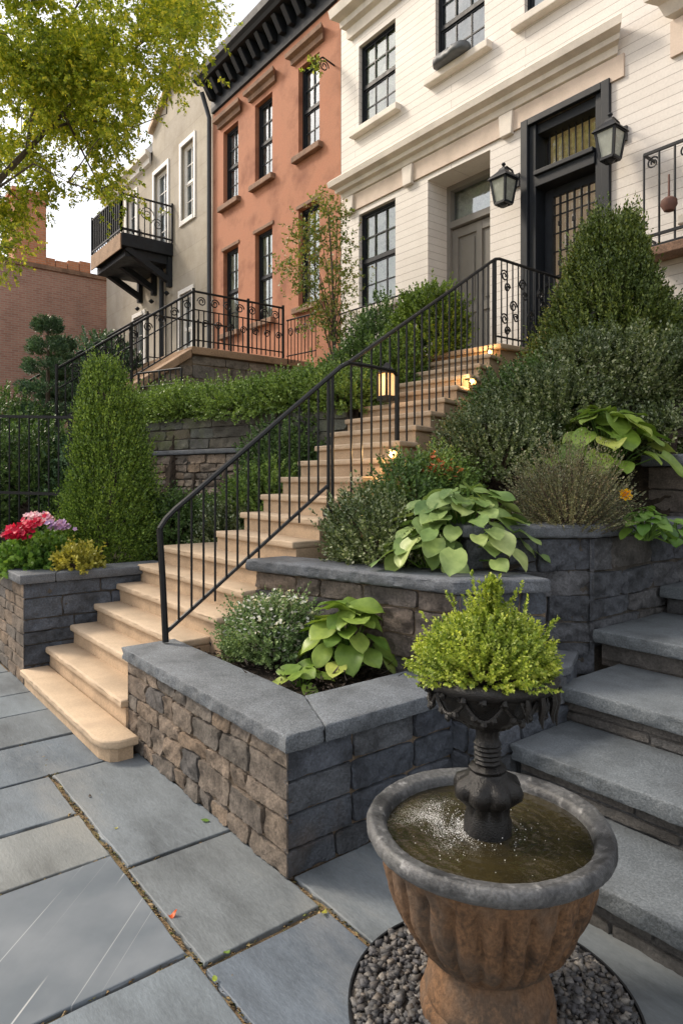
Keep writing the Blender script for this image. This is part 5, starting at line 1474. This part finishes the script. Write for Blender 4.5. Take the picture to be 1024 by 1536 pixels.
# hedge / ground cover on the retaining wall
for i, (f, w) in enumerate(((.32, .75), (.50, .8), (.67, .75), (.83, .7), (.95, .5))):
    q = np.array(p0) + (np.array(p1) - np.array(p0)) * f
    shrub('ground_cover', ['green ground cover trailing over the far left of the retaining wall', 'green ground cover on the retaining wall right of the cypress top', 'mid-green ground cover spilling over the middle of the retaining wall', 'thick ground cover mound on the retaining wall below the terrace corner', 'ground cover at the stair end of the retaining wall'][i], 'ground cover',
          (q[0] - .1, q[1] + .22, 2.42), (w, .40, .22 + .05 * (i % 2)), 1500, 14, .030, .011, L_['ivy'], 61 + 2 * i, L=.14, zmin=-.5, group='ground cover along the retaining wall')
for i, (px, tt, z, rad, mt, lb) in enumerate((
        (482, 9.3, 2.32, (.42, .4, .5), 'ivy', 'loose tall green shrub between the terrace and the stair'),
        (522, 9.2, 2.55, (.45, .45, .55), 'dark_shrub', 'dark shrub under the ground floor window of the white house'),
        (572, 8.9, 3.05, (.45, .45, .55), 'dark_shrub', 'dark shrub between the ground floor window and the boxwood'),
        (425, 9.3, 2.45, (.42, .4, .32), 'ivy', 'green shrub below the stone terrace wall'),
        (318, 9.6, 2.45, (.45, .35, .26), 'grey_shrub', 'low bluish shrub under the terrace corner'))):
    shrub('shrub', lb, 'shrub', at(px, t=tt, z=z), rad, 1300, 14, .034, .012, L_[mt], 81 + 2 * i, group='shrubs between terrace and white house', lump=.42, inner=.4)
# bright boxwood by the grey door
shrub('boxwood', 'bright green boxwood at the top of the stair before the grey door', 'shrub', at(648, t=8.3, z=3.05), (.42, .40, .72), 1700, 14, .036, .013, L_['box'], 95, lump=.25)
shrub('boxwood', 'lower darker boxwood just left of the bright one by the stair top', 'shrub', at(596, t=8.0, z=2.62), (.36, .36, .46), 1300, 14, .034, .012, L_['ivy'], 97)

# ---- conifers and dark trees far left


def spruce(c, H, Rb, label, seed, mat='spruce', n=2600, ll=.045, gp=None):
    c = np.array(c, float)
    r = np.random.default_rng(seed)
    f = r.uniform(0, 1, n) ** 1.25; tier = np.floor(f * 9) / 9; ff = tier + (f - tier) * .55
    a = r.uniform(0, 6.28, n); rad = Rb * (1 - ff) ** .85 * (1 + .22 * np.sin(a * 5 + tier * 40)) * (.35 + .65 * r.uniform(0, 1, n) ** .5) + .03
    P = c + np.c_[np.cos(a) * rad, np.sin(a) * rad, ff * H - rad * .25]
    D = unit(np.c_[np.cos(a), np.sin(a), .15 + ff * .8])
    V = sprig_leaves(P, D, .17, 16, ll, .008, spread=48, seed=seed + 1, up=.05, curve=-.15)
    mb = MB(); mb.tube([c - (0, 0, .1), c + (0, 0, H * .98)], [.07, .01], 8)
    plant('spruce', label, 'conifer', c, V, L_[mat], mb, stem_name='trunk', stem_mat=M['bark'], group=gp)


spruce(at(72, t=10.6, z=1.4), 2.85, .62, 'dark bluish spruce before the brick building, left of the cypress', 101, gp='conifers at the left')
spruce(at(94, t=11.2, z=1.5), 2.55, .5, 'second slimmer spruce just right of the taller bluish one', 103, gp='conifers at the left')
shrub('bushy_tree', 'rounded dark green bushy tree beneath the balcony', 'tree', at(160, t=13.0, z=2.9), (.80, .7, 1.0), 1900, 16, .045, .014, L_['spruce'], 105, lump=.3)
for i, (px, tt, z, rad, lb) in enumerate((
        (10, 10.5, 1.6, (1.0, .8, 1.0), 'dark shrub mass at the left edge before the brick building'),
        (55, 9.4, 1.2, (.8, .6, .75), 'dark shrub behind the iron fence at the left'),
        (130, 9.6, 1.3, (.7, .6, .75), 'dark shrub behind the conical cypress'),
        (-40, 9.2, .9, (.9, .6, .8), 'dark shrub behind the fence, cut by the left edge'),
        (95, 8.9, .75, (.6, .4, .55), 'low dark shrub seen through the fence bars'),
        (150, 11.6, 2.0, (.6, .5, .6), 'dark shrub behind the low end of the terrace railing'))):
    shrub('shrub', lb, 'shrub', at(px, t=tt, z=z), rad, 1500, 14, .042, .014, L_['dark_shrub' if i != 2 else 'spruce'], 111 + 2 * i, lump=.3, group='dark shrubs behind the fence')

# ---- slender young tree before the red/white joint
base = np.array(at(500, t=10.6, z=2.9))
r = np.random.default_rng(7)
cl = [at(px, py, t=tt) for px, py, tt in ((492, 310, 10.4), (505, 330, 10.6), (480, 345, 10.5), (455, 355, 10.3), (512, 372, 10.7), (470, 385, 10.4), (440, 398, 10.2), (498, 405, 10.6), (520, 430, 10.7), (460, 430, 10.3), (490, 450, 10.5), (515, 475, 10.6), (478, 480, 10.4), (505, 505, 10.6))]
P = np.concatenate([np.array(q) + r.normal(0, .14, (58, 3)) for q in cl]); D = unit(r.normal(size=P.shape) + UP * .4)
V = sprig_leaves(P, D, .15, 9, .042, .014, spread=55, seed=8)
st = MB(); st.tube([base, base + (.02, .0, 1.1), np.array(cl[7]), np.array(cl[0])], [.035, .028, .018, .006], 7)
for q in cl: st.tube([base + (0, 0, .4 + .9 * R.random()), (np.array(q) + base + (0, 0, 1)) / 2 + (.03, 0, .1), q], [.012, .009, .004], 5)
plant('young_tree', 'slender young tree with sparse reddish green leaves where the red and white houses meet', 'tree', base, V, L_['vine'], st, stem_name='trunk', stem_mat=M['bark'])
P = np.array([hk[0], YF - .38, hk[2] + .05]) + r.normal(0, .06, (14, 3)) + (-.08, 0, 0)
plant('hanging_sprig', 'small bright green sprig hanging from the hook on the red wall', 'plant', (hk[0], YF - .38, hk[2]), sprig_leaves(P, unit(r.normal(size=P.shape)), .12, 8, .06, .02, seed=3), L_['lime'], twigs((hk[0], YF - .38, hk[2] + .1), P[:5], .004, .002))

# ---- hostas: broad heart-shaped leaves on arching stalks


def hosta(name, label, c, n, spread, h, ll, mat, seed, lean=(0, 0, 0), dirn=None, arc=(0, 6.28), cat='hosta', fl=None):
    r = random.Random(seed); c = np.array(c, float)
    V, Fq, st = [], [], MB()
    nu, nv = 9, 6
    for i in range(n):
        a = arc[0] + (arc[1] - arc[0]) * ((i * .618) % 1) + r.uniform(-.15, .15)
        q = (i + .5) / n
        rd_ = spread * (.10 + .90 * q ** .7) * r.uniform(.85, 1.1)
        zz = h * (1.0 - .85 * q ** 1.5) * r.uniform(.85, 1.1)
        out = np.array((math.cos(a), math.sin(a), 0)); lv = np.array(lean)
        b = c + out * rd_ + UP * zz + lv * rd_
        L = ll * r.uniform(.72, 1.15); wd = L * r.uniform(.40, .47)
        pit = math.radians(r.uniform(-12, 22) + 28 * q)
        d = out * math.cos(pit) - UP * math.sin(pit)
        s = np.array((-math.sin(a), math.cos(a), 0)); tw = r.uniform(-.4, .4)
        nn_ = np.cross(d, s); nn_ *= np.sign(nn_[2]) if abs(nn_[2]) > .01 else 1
        s, nn_ = s * math.cos(tw) + nn_ * math.sin(tw), nn_ * math.cos(tw) - s * math.sin(tw)
        k0 = len(V); cup, dr = r.uniform(.05, .30), r.uniform(.1, .45); ww = r.uniform(0, 6)
        for ii in range(nu):
            u = ii / (nu - 1)
            wu = wd * (math.sin(PI * min(1, u * .92 + .08)) ** .62) * (1.12 - .30 * u) if u < 1 else .0
            if ii == 0: wu = wd * .45
            for jj in range(nv + 1):
                v = jj / nv * 2 - 1
                back = -.10 * L * (1 - u) ** 3 * abs(v) ** 1.2 * (1 if ii < 3 else 0)
                p = b + d * (u * L + back - L * .25) + s * (v * wu) + nn_ * (cup * abs(v) ** 1.5 * wu - dr * u * u * L * .5 - .012 * (1 - abs(v)) * 0 + .05 * wd * math.cos(v * PI * 3.0) * .35 + .10 * wd * math.sin(u * 7 + ww) * v)
                V.append(p)
            if ii:
                for jj in range(nv):
                    A = k0 + (ii - 1) * (nv + 1) + jj
                    Fq.append((A, A + 1, A + nv + 2, A + nv + 1))
        st.tube([c + out * .02, c + (b - c) * .5 + UP * zz * .22, b - d * L * .22], [.006, .005, .0035], 5)
    t = thing(name, label, cat, c)
    link('leaves', V, Fq, mat, t, smooth=True, sharp=180)
    st.build('stalks', L_['green'], t, smooth=True)
    return t


hosta('hosta', 'round-leaved lime green hosta in the low planter beside the white-flowered bush', at(518, t=3.72, z=.52), 42, .23, .37, .165, L_['hosta'], 3)
hosta('hosta', 'small hosta leaves lying low at the planter edge, left of the round-leaved hosta', at(452, t=3.52, z=.51), 9, .13, .10, .12, L_['hosta'], 8)
hosta('hosta', 'big sprawling mound of dull green hosta leaves over the middle garden wall', at(696, t=4.15, z=1.08), 100, .50, .44, .165, L_['hosta2'], 5, lean=(.05, -.1, 0))
hosta('hosta', 'lower hosta clump draping toward the corner of the tall slate wall', at(640, t=3.98, z=1.06), 22, .24, .28, .17, L_['hosta2'], 15)
hosta('hosta', 'spreading yellow-green hosta on the upper slope at the right', at(910, t=5.0, z=1.62), 52, .42, .50, .21, L_['hosta'], 9)
hosta('hosta', 'few low yellow-green leaves at the left foot of the spreading hosta', at(822, t=4.85, z=1.62), 8, .16, .16, .13, L_['hosta'], 19)

# ---- white-flowered bush in the low planter
c = np.array(at(404, t=3.98, z=.52))
t_, P = shrub('flowering_bush', 'small-leaved bush dotted with white flowers in the low planter', 'shrub', c, (.26, .19, .25), 1250, 13, .018, .0065, L_['white_bush'], 131, L=.085, inner=.5)
k = P[(P - c) @ np.array((.35, -.5, .8)) > .06]
rr_ = np.random.default_rng(4); k = k[rr_.choice(len(k), min(900, len(k)), replace=False)]
flowers(t_, 'flowers', c + (k - c) * 1.13 + (0, 0, .05), .0145, 5, PET['white'], 6)

# ---- brownish heather-like brush
c = np.array(at(852, t=4.15, z=1.24))
r = np.random.default_rng(17)
n = 900
d = dirs(n, r, .12); d[:, 2] *= 1.0; d = unit(d)
ln = np.array([.46, .40, .62]); tips = d * ln * (.72 + .34 * r.uniform(0, 1, (n, 1)))
V = sprig_leaves(c + tips * .45, tips, np.linalg.norm(tips, axis=1) * .58, 26, .016, .0036, spread=38, seed=18, curve=.1)
st = MB()
for i in range(0, n, 3):
    o = r.normal(0, .02, 3); o[2] = 0
    st.tube([c + o, c + tips[i] * .5 + o + r.normal(0, .012, 3), c + tips[i] * .95], [.0035, .0024, .001], 4)
plant('heather', 'wispy brown-stemmed heather brush behind the tall slate wall coping', 'shrub', c, V, L_['heather'], st, stem_name='stems')

# ---- yellow flower plant, far right bed
c = np.array(at(968, t=3.98, z=1.24))
hosta('bedding_plant', 'fresh green plant with a single yellow flower, right of the heather', c, 34, .16, .18, .085, L_['green'], 27, cat='flower')
t_ = thing('marigold', 'yellow blossom above the fresh green plant beside the heather', 'flower', c + (-.06, 0, .2))
flowers(t_, 'petals', [np.array(at(938, 746, t=3.92)) + (0, 0, .004 * q) for q in range(6)], .04, 7, PET['yellow'], 3, cup=.5)
MB().tube([c, np.array(at(938, 748, t=3.92))], [.003, .002], 5).build('stem', L_['green'], t_)
hosta('bedding_plant', 'light green leafy plant on top of the brown wall at the right edge', at(1005, t=5.25, z=1.72), 30, .24, .2, .12, L_['green'], 29, cat='plant')
hosta('bedding_plant', 'low green leaves behind the dark coping at the right edge', at(1010, t=4.2, z=1.2), 26, .2, .14, .09, L_['green'], 33, cat='plant')

# ---- flowers on the left planter
c = np.array(at(50, t=5.75, z=.80))
t_, P = shrub('petunia', 'petunia clump with red, pink and violet blossoms on the left planter', 'flowers', c, (.30, .24, .20), 420, 9, .05, .019, L_['green'], 141, L=.08, inner=.45)


def heads(pts, n, sg, seed):
    r = np.random.default_rng(seed); return np.concatenate([np.array(at(px, py, t=tt)) + r.normal(0, sg, (n, 3)) * (1, 1, .5) for px, py, tt in pts])


F3 = unit(np.array((.5, -.7, .8)))
for nm, pet, hd, k, sz in (('red_flower_head', 'red', [(25, 795, 5.55), (42, 788, 5.6), (58, 783, 5.65), (16, 801, 5.5), (33, 800, 5.52)], 24, .032), ('pink_flower_head', 'pink', [(60, 776, 5.75), (72, 780, 5.7), (50, 776, 5.8)], 22, .028), ('violet_flower_head', 'violet', [(84, 788, 5.65), (96, 790, 5.7)], 22, .026)):
    for q, h_ in enumerate(hd):
        flowers(t_, nm, heads([h_], k, .035, q + k), sz, 5, PET[pet], q, F3)
c = np.array(at(118, t=5.62, z=.84))
shrub('golden_shrub', 'small golden yellow-green shrub at the planter corner before the cypress', 'shrub', c, (.17, .15, .09), 260, 9, .032, .012, L_['gold'], 151, L=.08, inner=.4, lump=.4)

# ---- bright filling of the fountain bowl
c = np.array((FX, FY, 1.0))
P, D = blob(1300, c + (-.002, 0, .045), (.172, .172, .098), 161, lump=.2, inner=.35, zmin=-.28)
V1 = sprig_leaves(P, unit(D + UP * .35), .068, 22, .0105, .0038, spread=55, seed=162, curve=.2)
r = np.random.default_rng(163)
sp = []
for i in range(150):   # upright plume
    h = r.uniform(0, 1); q = r.normal(0, .034 * (1.05 - h) ** 1.3 + .004, 2)
    sp.append((q[0] + .012 * h, q[1] + .012 * h, (.12 + h * .145)))
P2 = c + np.array(sp)
V2 = sprig_leaves(P2, unit(r.normal(0, .3, P2.shape) + UP), .055, 18, .0115, .0042, spread=50, seed=164)
P3, ex = [], [(-.10, -.03, .20), (-.06, .02, .24), (.06, .05, .22), (.105, .02, .19), (.09, -.06, .17), (-.15, -.05, .13), (.14, .09, .15), (.0, -.08, .22)]
for e in ex:
    for f in np.linspace(.3, 1.12, 9): P3.append(c + np.array(e) * f + r.normal(0, .006, 3))
P3 = np.array(P3); V3 = sprig_leaves(P3, unit(P3 - c + UP * .1), .04, 16, .0115, .0042, spread=50, seed=165)
st = twigs(c - (0, 0, .01), P[::22], .003, .001, seed=4)
plant('bowl_plant', 'bright lime green small-leaved plant heaped in the iron fountain bowl', 'plant', c, np.concatenate([V1, V2, V3]), L_['lime'], st)

# ---- street tree, trunk out of frame at the left
tb = np.array(at(-300, t=7.0, z=0)); hub = np.array(at(-150, 430, t=7.6))
r = np.random.default_rng(200); rq = random.Random(200)
poly = [(-420, -420), (190, -420), (270, -160), (300, 5), (290, 70), (262, 100), (250, 150), (236, 180), (205, 205), (172, 275), (160, 320), (146, 305), (128, 262), (95, 275), (52, 280), (34, 375), (-5, 380), (-60, 360), (-200, 320), (-420, 250)]


def inside(x, y):
    k = False
    for (x0, y0), (x1, y1) in zip(poly, poly[1:] + poly[:1]):
        if (y0 > y) != (y1 > y) and x < (x1 - x0) * (y - y0) / (y1 - y0) + x0: k = not k
    return k


limbs = [[hub, np.array(at(-30, 300, t=7.7)), np.array(at(40, 226, t=7.8)), np.array(at(95, 168, t=7.9)), np.array(at(146, 120, t=8.0)), np.array(at(215, 60, t=8.2))],
         [np.array(at(-30, 300, t=7.7)), np.array(at(50, 245, t=7.6)), np.array(at(102, 273, t=7.5))],
         [np.array(at(70, 195, t=7.9)), np.array(at(120, 178, t=8.3)), np.array(at(200, 190, t=8.7)), np.array(at(250, 170, t=8.9))],
         [hub, np.array(at(-120, 200, t=7.2)), np.array(at(-40, 40, t=7.0)), np.array(at(60, -120, t=7.0))],
         [hub, np.array(at(-200, 150, t=8.0)), np.array(at(-220, -150, t=8.3))],
         [np.array(at(40, 226, t=7.8)), np.array(at(60, 100, t=8.6)), np.array(at(120, 0, t=9.0)), np.array(at(180, -150, t=9.2))],
         [hub, np.array(at(-50, 360, t=7.0)), np.array(at(20, 372, t=6.9))],
         [np.array(at(95, 168, t=7.9)), np.array(at(130, 240, t=8.3)), np.array(at(165, 310, t=8.7))]]
mb = MB()
mb.tube([tb, tb * .55 + hub * .45 + (.05, .05, 0), hub], [.17, .13, .11], 12)
rad0 = [.05, .018, .020, .06, .06, .028, .022, .018]
for l, q in zip(limbs, rad0): mb.tube(l, [q * (1 - .82 * i / (len(l) - 1)) for i in range(len(l))], 7)
LP = np.concatenate([np.array(l) for l in limbs])
LPd = np.concatenate([np.array(l[i]) + (np.array(l[i + 1]) - np.array(l[i])) * f for l in limbs for i in range(len(l) - 1) for f in np.linspace(0, 1, 6)[:, None, None]], 0).reshape(-1, 3)
cent = []
tries = 0
while len(cent) < 220 and tries < 6000:
    tries += 1
    x, y = rq.uniform(-420, 340), rq.uniform(-420, 400)
    if not inside(x, y): continue
    if (x < 0 or y < 0) and rq.random() < .7: continue
    # openings where the sky shows
    if (x - 105) ** 2 + ((y - 255) * 1.5) ** 2 < 42 ** 2 or (x - 40) ** 2 + (y - 262) ** 2 < 26 ** 2 or (x - 15) ** 2 + ((y - 190)) ** 2 < 20 ** 2 or (x - 150) ** 2 + (y - 175) ** 2 < 20 ** 2 or (x - 95) ** 2 + (y - 60) ** 2 < 16 ** 2 or (x - 225) ** 2 + (y - 75) ** 2 < 16 ** 2 or (x - 20) ** 2 + (y - 30) ** 2 < 15 ** 2: continue
    tt = rq.uniform(6.9, 9.4)
    # leaves hang behind the big bough, not in front of it
    if 0 < x < 150 and abs((y - 265) + (x - 0)) < 34: tt = rq.uniform(8.4, 9.6)
    cent.append(np.array(at(x, y, t=tt)))
PP, DD = [], []
for q in cent:
    i = np.argmin(((LPd - q) ** 2).sum(1)); s0 = LPd[i]; L = np.linalg.norm(q - s0)
    md = (s0 + q) / 2 + r.normal(0, .06, 3) + (0, 0, .05 * L)
    mb.tube([s0, md, q], [.009, .006, .002], 5)
    nsp = rq.randint(44, 84)
    p = q + r.normal(0, 1, (nsp, 3)) * np.array((.155, .155, .115)) * rq.uniform(.7, 1.3)
    PP.append(p); DD.append(unit(r.normal(0, .8, p.shape) + (p - q) * 2.5 + (0, 0, -.15)))
PP, DD = np.concatenate(PP), np.concatenate(DD)
V = sprig_leaves(PP, DD, .16, 14, .044, .0145, spread=60, seed=201, curve=-.25, droop=.15)
plant('street_tree', 'leafy street tree whose sunlit branches hang in from the upper left', 'tree', tb, V, L_['tree'], mb, stem_name='trunk', stem_mat=M['bark'], leaf='crown')

# ---- fallen leaves and debris on the flags


def fallen(px, py, size, mat, label, seed, name='fallen_leaf', curl=.5):
    p = np.array(at(px, py, z=.006)); r = random.Random(seed); a = r.uniform(0, 6.28)
    d = np.array((math.cos(a), math.sin(a), 0)); s = np.array((-math.sin(a), math.cos(a), 0)); V, Fq = [], []
    for i in range(7):
        u = i / 6; w = size * .32 * math.sin(PI * (u * .94 + .03)) ** .8
        for j in range(5):
            v = j / 2 - 1
            V.append(p + d * (u - .5) * size + s * v * w + UP * (.002 + curl * size * ((u - .5) ** 2 * 1.2 + .2 * abs(v) * math.sin(u * 5 + seed))))
    for i in range(6):
        for j in range(4): A = i * 5 + j; Fq.append((A, A + 1, A + 6, A + 5))
    tag(link(name, V, Fq, mat, smooth=True), label, 'leaf')


fallen(258, 1374, .036, leaf_mat('red_leaf', (.62, .10, .03), (.7, .14, .04)), 'curled orange-red fallen leaf in the joint between two flagstones', 3, curl=.9)
fallen(308, 1232, .040, L_['green'], 'green fallen leaf on the flagstone beside the low planter', 5)
fallen(486, 1370, .032, L_['gold'], 'yellow-green fallen leaf in the joint below the planter corner', 7)
fallen(174, 1243, .018, L_['gold'], 'tiny pale leaf on the large flagstone before the stair', 8)
fallen(135, 1195, .022, M['bark'], 'thin dark twig scrap lying on the large flagstone', 9)
fallen(322, 1470, .026, L_['lime'], 'small lime leaf in the joint at the lower middle', 11)
fallen(340, 1430, .026, L_['ivy'], 'small green leaf lying where two joints cross', 13)
# crumbs and moss in the joints
n = 2600
jx = [(x, y) for x, y in zip(rng.uniform(-4.5, .6, n), np.where(rng.random(n) < .6, 1.0, 1.5) + rng.normal(0, .007, n))]
for xx in (-2.70, -2.0, -2.84, -2.09, -1.42): jx += [(xx + rng.normal(0, .007), y) for y in rng.uniform(.1, 1.5, 150)]
jx = np.array(jx); jx = jx[~((jx[:, 1] > 1.4) & (jx[:, 0] < -3.7))]
n = len(jx)
V = base[None] * rng.uniform(.4, 1.1, (n, 8, 3)) * (rng.uniform(.0012, .0042, n) ** 1.0)[:, None, None] * np.array((1.3, 1, .7))
ang = rng.uniform(0, 6.28, n); c_, s_ = np.cos(ang)[:, None], np.sin(ang)[:, None]
V = np.stack([V[..., 0] * c_ - V[..., 1] * s_ + jx[:, :1], V[..., 0] * s_ + V[..., 1] * c_ + jx[:, 1:], V[..., 2] - .010], -1)
o = link('joint_litter', V.reshape(-1, 3), (fq[None] + 8 * np.arange(n)[:, None, None]).reshape(-1, 4), stone('litter', [(.14, .09, .04), (.24, .17, .08), (.10, .12, .03), (.3, .22, .12), (.07, .05, .03)], rough=.9), origin=(0, 0, 0))
kind(o, 'stuff'); tag(o, 'brown crumbs and bits of moss in the joints of the flagstones', 'litter')
# bark mulch in the low planter
n = 2200
P = np.c_[rng.uniform(-3.72, -2.55, n), rng.uniform(1.78, 2.65, n)]
P = P[(P[:, 1] < 2.3 + (P[:, 0] + 3.8) * .26)]; n = len(P)
V = base[None] * rng.uniform(.6, 1.1, (n, 8, 3)) * np.stack([rng.uniform(.006, .018, n), rng.uniform(.003, .006, n), rng.uniform(.002, .004, n)], 1)[:, None, :]
ang = rng.uniform(0, 6.28, n); c_, s_ = np.cos(ang)[:, None], np.sin(ang)[:, None]
V = np.stack([V[..., 0] * c_ - V[..., 1] * s_ + P[:, :1], V[..., 0] * s_ + V[..., 1] * c_ + P[:, 1:], V[..., 2] + V[..., 0] * rng.normal(0, .3, (n, 1)) + .512 + rng.uniform(0, .02, (n, 1))], -1)
o = link('bark_mulch', V.reshape(-1, 3), (fq[None] + 8 * np.arange(n)[:, None, None]).reshape(-1, 4), stone('mulch', [(.03, .02, .014), (.06, .04, .026), (.022, .016, .012)], rough=.9), origin=(-3, 2, .5))
kind(o, 'stuff'); tag(o, 'dark bark mulch covering the soil of the low planter', 'mulch')
